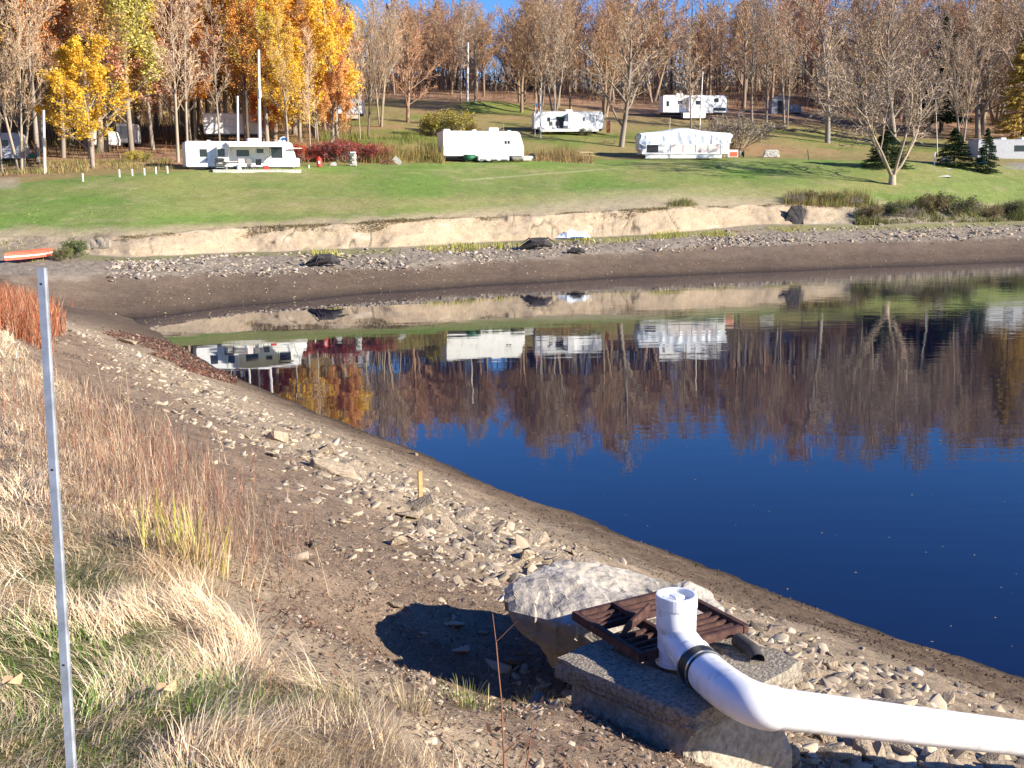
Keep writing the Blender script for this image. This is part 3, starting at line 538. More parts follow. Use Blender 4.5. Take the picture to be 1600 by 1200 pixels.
bpts = [wy(800, 925, 5.95), wy(812, 905, 6.1), wy(852, 884, 6.25), wy(930, 877, 6.5), wy(988, 888, 6.6), wy(1062, 913, 6.45), wy(1066, 945, 6.0), wy(1000, 975, 5.7), wy(885, 975, 5.66), wy(806, 955, 5.8),
        wy(838, 988, 5.95), wy(870, 1010, 5.85), wy(960, 1010, 5.7), (1.15, 6.2, 2.7), (1.2, 6.9, 2.6), (.3, 7.0, 2.7), (.25, 6.2, 2.75), (.75, 5.75, 2.9)]
tag(rock_hull('boulder', bpts, M['boulder'], amp=.055, sc=2.6, seed=3, sub=5), 'big flat topped boulder behind the iron grate', 'boulder')
tag(rock_hull('boulder', [wy(1040, 925, 6.5), wy(1070, 912, 6.6), wy(1105, 925, 6.6), wy(1128, 950, 6.45), wy(1130, 975, 6.3), wy(1060, 985, 6.0), (1.35, 6.5, 2.6), (.95, 6.1, 2.7), (1.0, 6.8, 2.6)], M['boulder'], amp=.03, sc=5, seed=8, sub=4),
    'smaller rough boulder against the right end of the big one', 'boulder')
A, B, Cc, D = [Vector((p[0], p[1], 0)) for p in [(.17, 4.93), (.75, 4.31), (1.36, 4.87), (.78, 5.49)]]; ctr = (A+B+Cc+D)/4
box_root = empty('concrete_box', (ctr.x, ctr.y, 2.95), 0, 'weathered concrete intake box with chipped corner under the iron grate', 'drain box')
def slab_mesh(name, z0, z1, grow, m, chips, seed, hole=None):
    bm = bmesh.new(); cs = []
    for p in (A, B, Cc, D): q = p-ctr; cs.append(q*(1+grow))
    n = 14; ring = []
    for i in range(4):
        for j in range(n): ring.append(cs[i].lerp(cs[(i+1) % 4], j/n))
    r = random.Random(seed); prev = None; layers = []
    nl = 6
    for L in range(nl+1):
        zz = z0+(z1-z0)*L/nl; inset = (.018 if L in (0, nl) else 0); vs = []
        for j, p in enumerate(ring):
            k = j % n; cd = min(k, n-k)/n; ch = chips*(.05*(1-min(1, cd*6)) if L > nl*.4 else .02)
            q = p*(1-inset-ch*r.uniform(.3, 1.3)-(.012+.012*(chips > 2))*r.random()); vs.append(bm.verts.new((q.x, q.y, zz-2.95)))
        layers.append(vs)
    N = 4*n
    for a_, b_ in zip(layers, layers[1:]):
        for j in range(N): bm.faces.new((a_[j], a_[(j+1) % N], b_[(j+1) % N], b_[j]))
    if hole:
        inner = [bm.verts.new((v.co.x*hole-.03, v.co.y*hole+.10, z1-2.95)) for v in layers[-1]]; low = [bm.verts.new((v.co.x*hole-.03, v.co.y*hole+.10, z0-2.95)) for v in layers[-1]]
        for j in range(N):
            bm.faces.new((layers[-1][j], layers[-1][(j+1) % N], inner[(j+1) % N], inner[j])); bm.faces.new((inner[j], inner[(j+1) % N], low[(j+1) % N], low[j]))
    else: bm.faces.new(layers[-1])
    bmesh.ops.recalc_face_normals(bm, faces=bm.faces)
    me = bpy.data.meshes.new(name); bm.to_mesh(me); bm.free(); me.materials.append(m); o = bpy.data.objects.new(name, me); C.objects.link(o); o.parent = box_root; return o
slab_mesh('top_slab', 3.262, 3.36, 0, M['concrete'], 1.4, 4, .5)
slab_mesh('lower_course', 2.75, 3.253, -.06, M['concrete_pale'], 2.2, 6, .5)
slab_mesh('pit_floor', 2.7, 2.78, -.1, M['dead'], .2, 7)  # near-black floor stands in for the shade down inside the pit
# grate
gA, gB, gC, gD = [Vector(p) for p in [(.30, 5.27, 3.435), (.585, 4.80, 3.41), (1.09, 5.10, 3.44), (.83, 5.56, 3.45)]]
gc = (gA+gB+gC+gD)/4; groot = empty('iron_grate', gc, 0, 'rusty cast iron grate with slotted bars lying askew on the concrete box', 'grate')
e1 = (gB-gA); e2 = (gD-gA)
def gp(a, b, dz=0): return gA+e1*a+e2*b+Vector((0, 0, dz))-gc
def bar(mb, p, q, wd, h):
    d = (q-p); L = d.length; c = (p+q)/2; rz = math.atan2(d.y, d.x); ry = -math.asin(d.z/L); mb.box(c, (L, wd, h), rz=rz, ry=ry)
fr = MB()
for a, b in [((0, 0), (1, 0)), ((0, 1), (1, 1))]: bar(fr, gp(*a), gp(*b), .035, .045)
for a, b in [((.03, 0.03), (.03, .97)), ((.97, .03), (.97, .97))]: bar(fr, gp(*a), gp(*b), .035, .043)
fr.build('frame', M['rust'], groot, bevel=.004)
rib = MB(); bar(rib, gp(.04, .36, .004), gp(.96, .36, .004), .03, .052); rib.build('cross_rib', M['rust'], groot, bevel=.004)
for k in range(9):
    a = .125+k*.0945
    if k in (3, 4): continue
    for b0, b1 in ((.04, .34), (.39, .96)):
        s = MB(); bar(s, gp(a, b0, -.004), gp(a, b1, -.004), .022, .034); s.build('slot_bar', M['rust'], groot, bevel=.003)
s = MB(); p, q = gp(.62, .04, .02), gp(.42, .44, .03); s.add([p, p+Vector((.03, .03, .045)), q+Vector((0, 0, .06)), q, p+Vector((.012, -.008, 0)), p+Vector((.042, .022, .045)), q+Vector((.012, -.008, .06)), q+Vector((.012, -.008, 0))], [(0, 1, 2, 3), (7, 6, 5, 4), (0, 4, 5, 1), (1, 5, 6, 2), (2, 6, 7, 3), (3, 7, 4, 0)])
s.build('lift_plate', M['rust'], groot)
# white drain pipe
stub = world_t(1056, 1000, 5.14); stub = Vector(stub); zt = 3.69; zb = 3.36
proot = empty('drain_pipe', (stub.x, stub.y, zb), 0, 'white plastic drain pipe running from the concrete box off to the right', 'pipe')
def L(p): return Vector(p)-Vector((stub.x, stub.y, zb))
r0 = .084
def tubeo(name, pts, rs, m, n=40, cap=True, parent=proot): t_ = MB().tube([L(p) for p in pts], rs, n, cap); o = t_.build(name, m, parent, smooth=True); md = o.modifiers.new('e', 'EDGE_SPLIT'); md.split_angle = R(35); return o
tubeo('wye_fitting', [(stub.x, stub.y, z) for z in (zb, zb+.012, zb+.0121, zt-.16)], [r0+.006, r0+.006, r0, r0], M['pvc'])
tubeo('collar', [(stub.x, stub.y, z) for z in (zt-.175, zt-.165, zt-.06, zt-.05)], [r0+.002, r0+.007, r0+.007, r0+.003], M['pvcdirt'])
def cap_obj():
    prof = [(r0+.009, zt-.062), (r0+.011, zt-.055), (r0+.011, zt-.004), (r0+.008, zt), (r0-.004, zt), (r0-.007, zt-.004), (r0-.007, zt-.03), (r0-.012, zt-.034), (0.001, zt-.034)]
    mb = MB(); mb.tube([L((stub.x, stub.y, z)) for r_, z in prof], [r_ for r_, z in prof], 40, False)
    n = 40; 
    mb.V = []
    for r_, z in prof:
        for k in range(n): a = 2*math.pi*k/n; mb.V.append(tuple(L((stub.x+r_*math.cos(a), stub.y+r_*math.sin(a), z))))
    return mb.build('end_cap', M['pvcdirt'], proot, smooth=False)
cp = cap_obj()
s = MB(); s.box(L((stub.x, stub.y, zt-.018)), (.055, .055, .03), rz=.5); s.build('cap_nut', M['pvcdirt'], cp, bevel=.004)
Pm = [Vector(world_t(1056, 1030, 5.12)), Vector(world_t(1092, 1040, 4.93)), Vector(world_t(1108, 1055, 4.82)), Vector(world_t(1140, 1083, 4.64)), Vector(world_t(1204, 1106, 4.50)), Vector(world_t(1300, 1117, 4.62)), Vector(world_t(1700, 1166, 5.55)), Vector(world_t(2100, 1150, 7.4))]
def bez(a, b, c, n=10): return [a.lerp(b, i/n).lerp(b.lerp(c, i/n), i/n) for i in range(n+1)]
q0, q1 = Vector((stub.x, stub.y, zb+.13)), Pm[1]
tubeo('wye_branch', [q0, q0.lerp(q1, .99)], [r0, r0], M['pvc'])
tubeo('hub_ring', [q0.lerp(q1, .68), q0.lerp(q1, .70), q0.lerp(q1, .93), q0.lerp(q1, .95)], [r0, r0+.007, r0+.007, r0], M['pvcdirt'])
d12 = (Pm[3]-Pm[1]).normalized(); ca_ = q1-d12*.03; cb_ = q1+d12*.085
cpl = tubeo('rubber_coupling', [ca_, ca_+d12*.003, cb_-d12*.003, cb_], [r0+.004, r0+.010, r0+.010, r0+.004], M['rubber'])
for e in (ca_+d12*.016, cb_-d12*.016):
    tubeo('hose_clamp', [e-d12*.006, e-d12*.0059, e+d12*.0059, e+d12*.006], [r0+.008, r0+.0125, r0+.0125, r0+.008], M['steel'], parent=cpl)
el0 = cb_-d12*.02; el2 = Vector(world_t(1203, 1106, 4.52)); pdir = (Pm[6]-el2).normalized(); c1_, c2_ = el0+d12*.13, el2-pdir*.15
elb = [((1-s_)**3)*el0+3*s_*(1-s_)**2*c1_+3*s_*s_*(1-s_)*c2_+s_**3*el2 for s_ in [i/16 for i in range(17)]]+[el2+pdir*.02, el2+pdir*.021]
tubeo('elbow', elb, [r0+.001]+[r0+.006]*17+[r0], M['pvc'])
tubeo('long_pipe', [el2-pdir*.01, el2+pdir*1.2, el2+pdir*6.5], [r0-.001]*3, M['pvc'])
# bent black pipe stub under the right side of the grate
pp = Vector((1.06, 5.03, 3.40)); t_ = MB().tube([pp, pp+Vector((.05, -.10, -.01)), pp+Vector((.06, -.17, -.03))], [.035, .035, .035], 16, False); o = t_.build('drain_stub', M['dead'], None, smooth=True); tag(o, 'short dark pipe end poking out under the right side of the grate', 'pipe')

# ------------------------------------------------------------------ steel post, stake
pt = Vector(world_y(66, 418, 3.1)); pb = Vector(world_y(112, 1230, 2.62)); pb.z = gz(pb.x, pb.y)-.03
root = empty('steel_post', pb, 0, 'galvanised steel channel post standing in the straw at the left', 'post'); ax = pt-pb
mb = MB(); w2, dp, th_ = .008, .009, .002; prof = [(-w2-.006, 0), (-w2, 0), (-w2, -dp), (w2, -dp), (w2, 0), (w2+.006, 0), (w2+.006, -th_), (w2+th_, -th_), (w2+th_, -dp-th_), (-w2-th_, -dp-th_), (-w2-th_, -th_), (-w2-.006, -th_)]
yaw = R(-6); cs_, sn_ = math.cos(yaw), math.sin(yaw); V_ = []
for q in (Vector((0, 0, 0)), ax):
    for a, b in prof: V_.append(q+Vector((a*cs_-b*sn_, a*sn_+b*cs_, 0)))
n = len(prof); mb.add(V_, [tuple(range(n)), tuple(range(2*n-1, n-1, -1))]+[(i, (i+1) % n, (i+1) % n+n, i+n) for i in range(n)]); mb.build('channel', M['galv'], root)
for k in range(3):
    c = ax*(.97-k*.33); h_ = MB(); fy = Vector(((dp+th_+.0006)*sn_, -(dp+th_+.0006)*cs_, 0)); h_.tube([c+fy*.97, c+fy*1.02], [.0038, .0038], 10); 
    if k == 0 or k % 1 == 0: h_.build('bolt_hole', M['dark'], root)
p = hit(657, 785); st = empty('wooden_stake', p, .3, 'short tan wooden stake standing in the mud between rubble and water', 'stake'); s = MB(); s.add([(-.02, -.02, -.1), (.02, -.02, -.1), (.02, .02, -.1), (-.02, .02, -.1), (-.02, -.02, .32), (.02, -.02, .33), (.02, .02, .335), (-.02, .02, .325)], [(0, 3, 2, 1), (4, 5, 6, 7), (0, 1, 5, 4), (1, 2, 6, 5), (2, 3, 7, 6), (3, 0, 4, 7)]); s.build('shaft', M['tan'], st, bevel=.002)

# ------------------------------------------------------------------ individual plants near the camera
def clump(name, px, py, n, hmin, hmax, spread, cols, wd, lean, label, cat='plant', seg=4, curl=.8, group=None):
    p = hit(px, py); x = p.x+rngn.normal(0, spread, n); y = p.y+rngn.normal(0, spread, n); P = np.stack([x, y, zg(x, y)-.01], 1)
    az = np.arctan2(y-p.y, x-p.x)+rngn.normal(0, .5, n); ln = np.abs(rngn.normal(lean, lean*.4, n))
    o = blades(name, P, rngn.uniform(hmin, hmax, n), wd*rngn.uniform(.6, 1.3, n), ln, az, pick(cols, n, .15), nseg=seg, curl=curl); return tag(o, label, cat, group)
YG = [(.42, .40, .06), (.50, .48, .10), (.34, .36, .06), (.55, .47, .18)]
for px, py, n, lab in [(228, 858, 9, 'yellow green iris leaves leaning left in the dead weeds'), (290, 872, 22, 'tallest fan of yellow green iris leaves at the edge of the straw'), (335, 895, 12, 'short yellow green iris leaves right of the tall fan')]:
    clump('iris_clump', px, py, n, .14, .36, .06, YG, .014, .4, lab)
clump('straw_clump', 300, 885, 240, .14, .36, .11, [(.55, .40, .2), (.48, .33, .17), (.6, .47, .28)], .006, .4, 'tall golden straw stems around the iris leaves')
clump('grass_tuft', 735, 1105, 110, .05, .13, .06, [(.20, .26, .06), (.34, .34, .12), (.5, .42, .22)], .004, .8, 'green and straw grass tuft below the boulder shadow')
clump('grass_tuft', 835, 1100, 90, .05, .13, .06, [(.48, .40, .2), (.38, .36, .14), (.55, .47, .28)], .004, .8, 'yellowing grass tuft beside the concrete box corner')
clump('grass_tuft', 640, 1110, 160, .06, .15, .05, [(.5, .42, .26), (.4, .3, .18)], .004, .9, 'small straw tuft on the soil left of the green tuft')
def sapling(px, py, h, lab, seed, pale=True, lean=0.0, nb=5, group=None):
    r = random.Random(seed); p = hit(px, py); root = empty('dead_stalk', p, 0, lab, 'stalk', group); mb = MB(); q = Vector((0, 0, -.02)); d = Vector((lean, r.gauss(0, .03), 1)).normalized(); pts = [q.copy()]
    for i in range(6): d = (d+Vector((r.gauss(0, .035), r.gauss(0, .035), .02))).normalized(); q = q+d*h/6; pts.append(q.copy())
    mb.tube(pts, [.0042*(1-.12*i) for i in range(7)], 5); m = M['wood'] if pale else M['stem']; mb.build('stem', m, root)
    for j in range(nb):
        i = r.randint(1, 5); mb = MB(); a = r.uniform(0, 6.28); e = pts[i]+Vector((math.cos(a), math.sin(a), 1.1)).normalized()*h*r.uniform(.07, .2); mb.tube([pts[i], e], [.0022, .001], 4); mb.build('twig', m, root)
M['stem'] = mat('brown_stem', (.22, .10, .06), .8, nscale=20, namp=.3)
sapling(788, 1215, .60, 'tall thin brown stalk standing alone left of the concrete box', 1, False, -.06, 4)
sapling(815, 1225, .24, 'short dead twig beside the tall brown stalk', 2, False, .25, 2)
for i, (px, py, h) in enumerate([(205, 790, .85), (215, 770, .9), (195, 800, .7), (160, 800, .6), (240, 720, .7), (180, 760, .75), (250, 760, .5)]):
    sapling(px, py, h, 'pale bare shoot rising out of the reddish weeds on the bank', 20+i, True, -.12+.04*i, 5, 'pale shoots in the weeds')
# two fallen leaves in the green patch
def leaf_obj(px, py, lab):
    p = hit(px, py); p.z += .06; mb = MB(); pts = [(.034*math.cos(a), .022*math.sin(a)*1.2, .012*math.cos(3*a)) for a in np.linspace(0, 6.283, 13)[:-1]]
    mb.add([(0, 0, .004)]+pts, [(0, i+1, (i+1) % 12+1) for i in range(12)]); o = mb.build('fallen_leaf', M['tanleaf'], None); o.location = p; o.rotation_euler = (.2, -.2, .6); tag(o, lab, 'leaf')
M['tanleaf'] = mat('tan_leaf', (.6, .36, .2), .8, nscale=30, namp=.2)
leaf_obj(22, 1092, 'curled tan leaf in green grass at the left edge'); leaf_obj(262, 1100, 'tan leaf in green grass right of the steel post')

# ------------------------------------------------------------------ trees
def tree_segs(seed, Ht, P):
    r = random.Random(seed); segs = []
    def rot(d, ang, az):
        a = d.orthogonal().normalized(); b = d.cross(a); s = a*math.cos(az)+b*math.sin(az); return (d*math.cos(ang)+s*math.sin(ang)).normalized()
    def grow(p, d, L, rad, lvl, az0):
        n = [9, 6, 4, 3, 2][lvl] if lvl < 5 else 1; n = max(1, n); q = p.copy(); nodes = [(q.copy(), d.copy(), rad)]; wob = P['wob'][min(lvl, len(P['wob'])-1)]; up = P['up'][min(lvl, len(P['up'])-1)]
        for i in range(n):
            d = (d+Vector((r.gauss(0, wob), r.gauss(0, wob), r.gauss(0, wob)*.5+up))).normalized(); q2 = q+d*(L/n); ra = rad*(1-P['tap'][min(lvl, len(P['tap'])-1)]*(i+1)/n); segs.append((q.copy(), q2.copy(), nodes[-1][2], ra, lvl)); q = q2; nodes.append((q.copy(), d.copy(), ra))
        if lvl+1 >= P['lv']: return
        c = P['kids'][lvl]; st = P['start'][lvl]; az = az0
        for j in range(c):
            f = st+(1-st)*((j+r.random()*.8)/c)**P.get('fpow', [1]*6)[lvl]; f = min(f, .999); k = f*n; i = int(k); g = k-i; a, b = nodes[i], nodes[i+1]; pos = a[0].lerp(b[0], g); dd = b[1]; rr = a[2]+(b[2]-a[2])*g
            az += 2.4+r.gauss(0, .5); ang = P['ang'][lvl]*(1.0+r.gauss(0, .18))*(1-P['angtip']*f if lvl == 0 else 1); ln = (Ht if lvl == 0 else L)*P['ratio'][lvl]*r.uniform(.7, 1.2)
            if lvl == 0: ln *= P['shape'](f)
            else: ln *= (1.15-.55*f)
            grow(pos, rot(dd, ang, az), ln, min(rr*.8, rad*P['rr'][lvl]), lvl+1, r.uniform(0, 6))
    st0 = P.get('stem', 0)*Ht/13
    if st0: r0_ = P['r0']; segs.append((Vector((0, 0, -.3)), Vector((0, 0, .25)), r0_*2.3, r0_*1.75, 0)); segs.append((Vector((0, 0, .25)), Vector((.02, 0, st0+.15)), r0_*1.75, r0_*1.45, 0))
    if P.get('multi'):
        for j in range(P['multi']):
            a = 6.28*j/P['multi']+r.uniform(-.4, .4); t_ = P['mt']*r.uniform(.6, 1.3); grow(Vector((.15*math.cos(a), .15*math.sin(a), st0-.2)), Vector((math.cos(a)*t_, math.sin(a)*t_, 1)).normalized(), Ht*P['tl']*r.uniform(.85, 1), P['r0']*.75, 0, a)
    else: grow(Vector((0, 0, -.3)), Vector((P.get('leanx', 0), 0, 1)).normalized(), Ht*P['tl'], P['r0'], 0, r.uniform(0, 6))
    return segs, r
def segs_mesh(name, segs, sel, cols, m, nfun, seed):
    rg = np.random.default_rng(seed); V, F3, F4, CC = [], [], [], []; b = 0
    for (p, q, ra, rb, lvl) in segs:
        if not sel(lvl, ra): continue
        d = (q-p)
        if d.length < 1e-5: continue
        d.normalize(); n = nfun(lvl); a = d.orthogonal().normalized(); c = d.cross(a); col = np.array(cols)*rg.uniform(.75, 1.2)
        if n == 2:
            t = rg.uniform(0, 6.28); s = a*math.cos(t)+c*math.sin(t); V += [p-s*ra, p+s*ra, q+s*rb, q-s*rb]; F4.append((b, b+1, b+2, b+3)); CC += [col]*4; b += 4
        else:
            for (o, rr) in ((p, ra), (q, rb)):
                for k in range(n): t = 6.283*k/n; V.append(o+(a*math.cos(t)+c*math.sin(t))*rr); CC.append(col)
            for k in range(n): F4.append((b+k, b+(k+1) % n, b+n+(k+1) % n, b+n+k))
            b += 2*n
    return np.array([v[:] for v in V]), np.array(F4), np.array(CC)
VASE = lambda f: 1.0-.45*f
PT = {
 'vase': dict(lv=5, kids=[15, 9, 7, 6], start=[.17, .2, .18, .12], ang=[.8, .55, .6, .65], ratio=[.46, .42, .42, .45], rr=[.45, .45, .45, .45], wob=[.05, .09, .13, .18], up=[.03, .09, .06, .02], tap=[.82, .8, .8, .8], angtip=.45, shape=VASE, tl=.9, r0=.30),
 'tall': dict(lv=5, kids=[16, 8, 7, 6], start=[.28, .2, .18, .12], ang=[.75, .6, .6, .65], ratio=[.30, .45, .45, .5], rr=[.42, .45, .45, .5], wob=[.03, .09, .13, .18], up=[.02, .10, .05, .02], tap=[.85, .8, .8, .8], angtip=.35, shape=lambda f: 1.0-.5*f, tl=.95, r0=.21),
 'twin': dict(lv=5, kids=[11, 8, 7, 6], start=[.2, .2, .18, .12], ang=[.65, .55, .6, .65], ratio=[.36, .42, .42, .45], rr=[.42, .45, .45, .45], wob=[.04, .09, .13, .18], up=[.05, .09, .06, .02], tap=[.85, .8, .8, .8], angtip=.4, shape=VASE, tl=.92, r0=.27, multi=3, mt=.22),
 'wide': dict(lv=5, kids=[9, 8, 7, 5], start=[.2, .2, .18, .12], ang=[.75, .65, .65, .65], ratio=[.42, .46, .44, .45], rr=[.5, .48, .45, .45], wob=[.09, .12, .16, .2], up=[.03, .03, .01, .0], tap=[.75, .8, .8, .8], angtip=.2, shape=VASE, tl=.78, r0=.235, multi=4, mt=.68, stem=1.0),
 'slim': dict(lv=5, kids=[15, 7, 6, 6], start=[.24, .18, .18, .12], ang=[.7, .55, .6, .65], ratio=[.27, .42, .45, .5], rr=[.38, .45, .45, .5], wob=[.02, .07, .12, .18], up=[.01, .08, .05, .02], tap=[.9, .8, .8, .8], angtip=.4, shape=lambda f: 1.1-.7*f, tl=.97, r0=.14),
 'bush': dict(lv=4, kids=[6, 6, 5, 4], start=[.15, .2, .2, .15], ang=[.6, .6, .6, .6], ratio=[.5, .5, .5, .5], rr=[.5, .5, .5, .5], wob=[.1, .12, .18, .2], up=[.05, .03, .0, .0], tap=[.7, .8, .8, .8], angtip=.2, shape=VASE, tl=.8, r0=.04, multi=9, mt=.7),
}
PROTO = {}
def proto(key, kind, Ht, seed, leaves=0, lsz=.16, lcols=None, twig=(.33, .25, .21), bark=(.27, .225, .18), tw=(.035, .018, .013), leafstart=2, over=None, bottom=0.0):
    P = dict(PT[kind]); P.update(over or {}); P['r0'] = P['r0']*.85*Ht/16; segs, r = tree_segs(seed, Ht, P); Ht = max(s[1].z for s in segs)
    s2 = [(p, q, max(ra, .02), max(rb, .012), l) if l < 2 else (p, q, tw[l-2], tw[l-2]*.7, l) for p, q, ra, rb, l in segs]
    root = bpy.data.objects.new('tree', None)
    V, F, CC = segs_mesh('t', s2, lambda l, ra: l < 2, bark, None, lambda l: 7 if l == 0 else 4, seed); tr = npmesh('trunk', V, [F], M['bark'], root, col=CC, smooth=True, link=False)
    V, F, CC = segs_mesh('t', s2, lambda l, ra: l >= 2, twig, None, lambda l: 2, seed+1)
    if not leaves: cr = npmesh('crown', V, [F], M['bark'], root, col=CC, link=False); parts = [tr, cr]
    else:
        rg = np.random.default_rng(seed+5); tips = [s for s in s2 if s[4] >= leafstart and s[1].z > bottom*Ht]; ids = rg.integers(0, len(tips), leaves); c0 = np.array([tips[i][0].lerp(tips[i][1], rg.uniform()) for i in ids])+rg.normal(0, lsz*.9, (leaves, 3))
        cl = rg.uniform(.75, 1.2, (leaves, 1)); cc = np.array(lcols or [(1, 1, 1)])[rg.integers(0, len(lcols or [1]), leaves)]*cl
        a = rg.normal(0, 1, (leaves, 3)); a /= np.linalg.norm(a, axis=1)[:, None]; b_ = np.cross(a, rg.normal(0, 1, (leaves, 3))); b_ /= np.linalg.norm(b_, axis=1)[:, None]; s = lsz*rg.uniform(.6, 1.3, (leaves, 1))
        Q = np.stack([c0-a*s*.5, c0-b_*s*.4, c0+a*s*.5, c0+b_*s*.4], 1).reshape(-1, 3); Fq = np.arange(4*leaves).reshape(-1, 4)
        tr2 = npmesh('twigs', V, [F], M['bark'], root, col=CC, link=False); cr = npmesh('crown', Q, [Fq], M['leaf'], root, col=np.repeat(cc, 4, 0), link=False); parts = [tr, tr2, cr]
    PROTO[key] = (root, parts, Ht); return key
trng = random.Random(77)
def plant(key, x, y, H_, label, cat='tree', group=None, name='bare_tree', tint=(1, 1, 1), leaf=(1, 1, 1), rz=None, sx=1.0, z=None):
    root, parts, Ht = PROTO[key]; r = bpy.data.objects.new(name, None); C.objects.link(r); r.location = (x, y, gz(x, y)-.05 if z is None else z); s = H_/Ht; r.scale = (s*sx, s*sx, s); r.rotation_euler = (0, 0, trng.uniform(0, 6.28) if rz is None else rz)
    tag(r, label, cat, group)
    for p in parts:
        c = p.copy(); C.objects.link(c); c.parent = r; c.color = tuple(leaf)+(1,) if c.data.materials[0] == M['leaf'] else tuple(tint)+(1,)
    return r
GREYT = (.45, .335, .235)
for i in range(3): proto('vase%d' % i, 'vase', 17, 200+i, twig=GREYT)
for i in range(3): proto('tall%d' % i, 'tall', 19, 210+i, twig=GREYT)
for i in range(2): proto('twin%d' % i, 'twin', 18, 220+i, twig=GREYT)
proto('wide', 'wide', 13, 231, twig=(.34, .29, .25), bark=(.34, .30, .25), tw=(.04, .02, .012)); proto('slim', 'slim', 13, 240, twig=GREYT); proto('slim1', 'slim', 20, 241, twig=GREYT)
MIX = [(1, 1, 1), (.95, .88, .8), (1.12, 1.05, 1.0), (.85, .74, .65)]
for i in range(3): proto('leafy%d' % i, 'tall', 19, 250+i, leaves=22000, lsz=.18, lcols=MIX, over=dict(start=[.12, .2, .2, .15], ratio=[.30, .45, .45, .5]))
for i in range(2): proto('round%d' % i, 'vase', 11, 260+i, leaves=19000, lsz=.16, lcols=MIX, over=dict(start=[.15, .2, .2, .15], ang=[1.0, .6, .55, .6]))
for i in range(3): proto('sparse%d' % i, 'tall', 19, 270+i, leaves=8000, lsz=.16, lcols=MIX, twig=GREYT)
proto('shrub', 'bush', 2.6, 280, leaves=3500, lsz=.11, lcols=MIX, tw=(.012, .008, .006)); proto('brush', 'bush', 2.4, 281, twig=(.3, .25, .2), tw=(.014, .01, .007))
# evergreens: trunk and drooping needle boughs
def conifer(key, Ht, wid, seed, n=9000, low=.03, cols=((.03, .055, .022), (.02, .04, .02), (.045, .07, .03))):
    rg = np.random.default_rng(seed); root = bpy.data.objects.new('conifer', None); mb = MB().tube([(0, 0, -.3), (0, 0, Ht*.5), (0, 0, Ht)], [Ht*.018, Ht*.011, .01], 7); me = bpy.data.meshes.new('trunk'); me.from_pydata(mb.V, [], mb.F); a = me.color_attributes.new('Col', 'FLOAT_COLOR', 'POINT')
    a.data.foreach_set('color', np.tile([.12, .09, .07, 1], len(mb.V))); me.materials.append(M['bark']); tr = bpy.data.objects.new('trunk', me); tr.parent = root
    nb = 320; bh = low+(1-low)*rg.uniform(0, 1, nb)**1.25; baz = rg.uniform(0, 6.283, nb); bl = wid*.5*(1-bh)**.8*rg.uniform(.65, 1.1, nb)+.12
    i = rg.integers(0, nb, n); f = rg.uniform(.1, 1, n)**.7; rad = bl[i]*f; sp = rg.normal(0, .10, n)*(rad+.3); P = np.stack([rad*np.cos(baz[i])-sp*np.sin(baz[i]), rad*np.sin(baz[i])+sp*np.cos(baz[i]), bh[i]*Ht-.18*rad+.06*rad**2*.3+rg.normal(0, .05, n)*Ht*.12], 1)
    e = np.stack([np.cos(baz[i]), np.sin(baz[i]), rg.normal(-.25, .35, n)], 1)+rg.normal(0, .35, (n, 3)); e /= np.linalg.norm(e, axis=1)[:, None]; b_ = np.cross(e, rg.normal(0, 1, (n, 3))); b_ /= np.linalg.norm(b_, axis=1)[:, None]; s = Ht*.028*rg.uniform(.6, 1.4, (n, 1))+.05
    Q = np.stack([P-e*s*.5, P-b_*s*.16, P+e*s*.5, P+b_*s*.16], 1).reshape(-1, 3); cc = np.array(cols)[rg.integers(0, len(cols), n)]*rg.uniform(.7, 1.3, (n, 1))
    cr = npmesh('crown', Q, [np.arange(4*n).reshape(-1, 4)], M['leaf'], root, col=np.repeat(cc, 4, 0), link=False); PROTO[key] = (root, [tr, cr], Ht)
conifer('fir', 4.5, 4.4, 300, 17000); conifer('hemlock', 17, 9, 301, 12000, .12); conifer('larch', 15, 8, 302, 12000, .1, ((.55, .34, .07), (.42, .27, .08), (.50, .40, .10), (.3, .22, .08)))

YEL, ORA, PNK, YGR, RUS, RED = (.85, .60, .08), (.82, .40, .09), (.78, .46, .28), (.72, .58, .20), (.52, .34, .20), (.55, .13, .07)
def T(key, px, Y, top, label, **k):                   # tree at bearing px, forward distance Y, whose top reaches picture row `top`
    p = atc(px, Y); t_ = world_y(px, top, Y)[2]; return plant(key, p.x, p.y, t_-p.z, label, **k)
# single trees that can be told apart
T('wide', 1393, 112, 28, 'wide spreading bare tree alone on the lawn with many low limbs', sx=1.1, rz=.6, tint=(1.1, .98, .86))
T('vase0', 970, 137, -30, 'large bare tree with split trunk right of the flag trailer', sx=1.4)
T('slim', 1079, 141, 22, 'slender bare young tree behind the tarp covered trailer', sx=1.15)
T('vase1', 640, 148, 10, 'round pinkish bare tree with a low dense crown on the slope', tint=(1.25, .95, .8), sx=1.4)
T('tall0', 1172, 166, -30, 'tall bare trunk standing on orange litter right of the upper trailer')
T('tall1', 1194, 167, -20, 'straight bare tree just right of another on the orange litter')
T('tall2', 1222, 163, -10, 'bare tree of a close pair in front of the grey shed'); T('slim1', 1227, 161, 5, 'thinner bare tree of a close pair in front of the grey shed')
T('vase2', 1290, 150, -40, 'large bare tree with a long low left limb on the right slope', sx=1.25)
T('twin0', 1356, 165, -25, 'clump of pale bare trunks behind the lone lawn tree'); T('twin1', 1497, 148, 15, 'bare tree with forked crown in front of the dark hemlock', sx=.9)
T('twin0', 866, 158, -35, 'cluster of pale bare trunks behind the flag trailer', sx=.85, rz=1.0); T('twin1', 845, 165, -30, 'bare tree with upright limbs left of the trunk cluster', sx=.8, rz=2.)
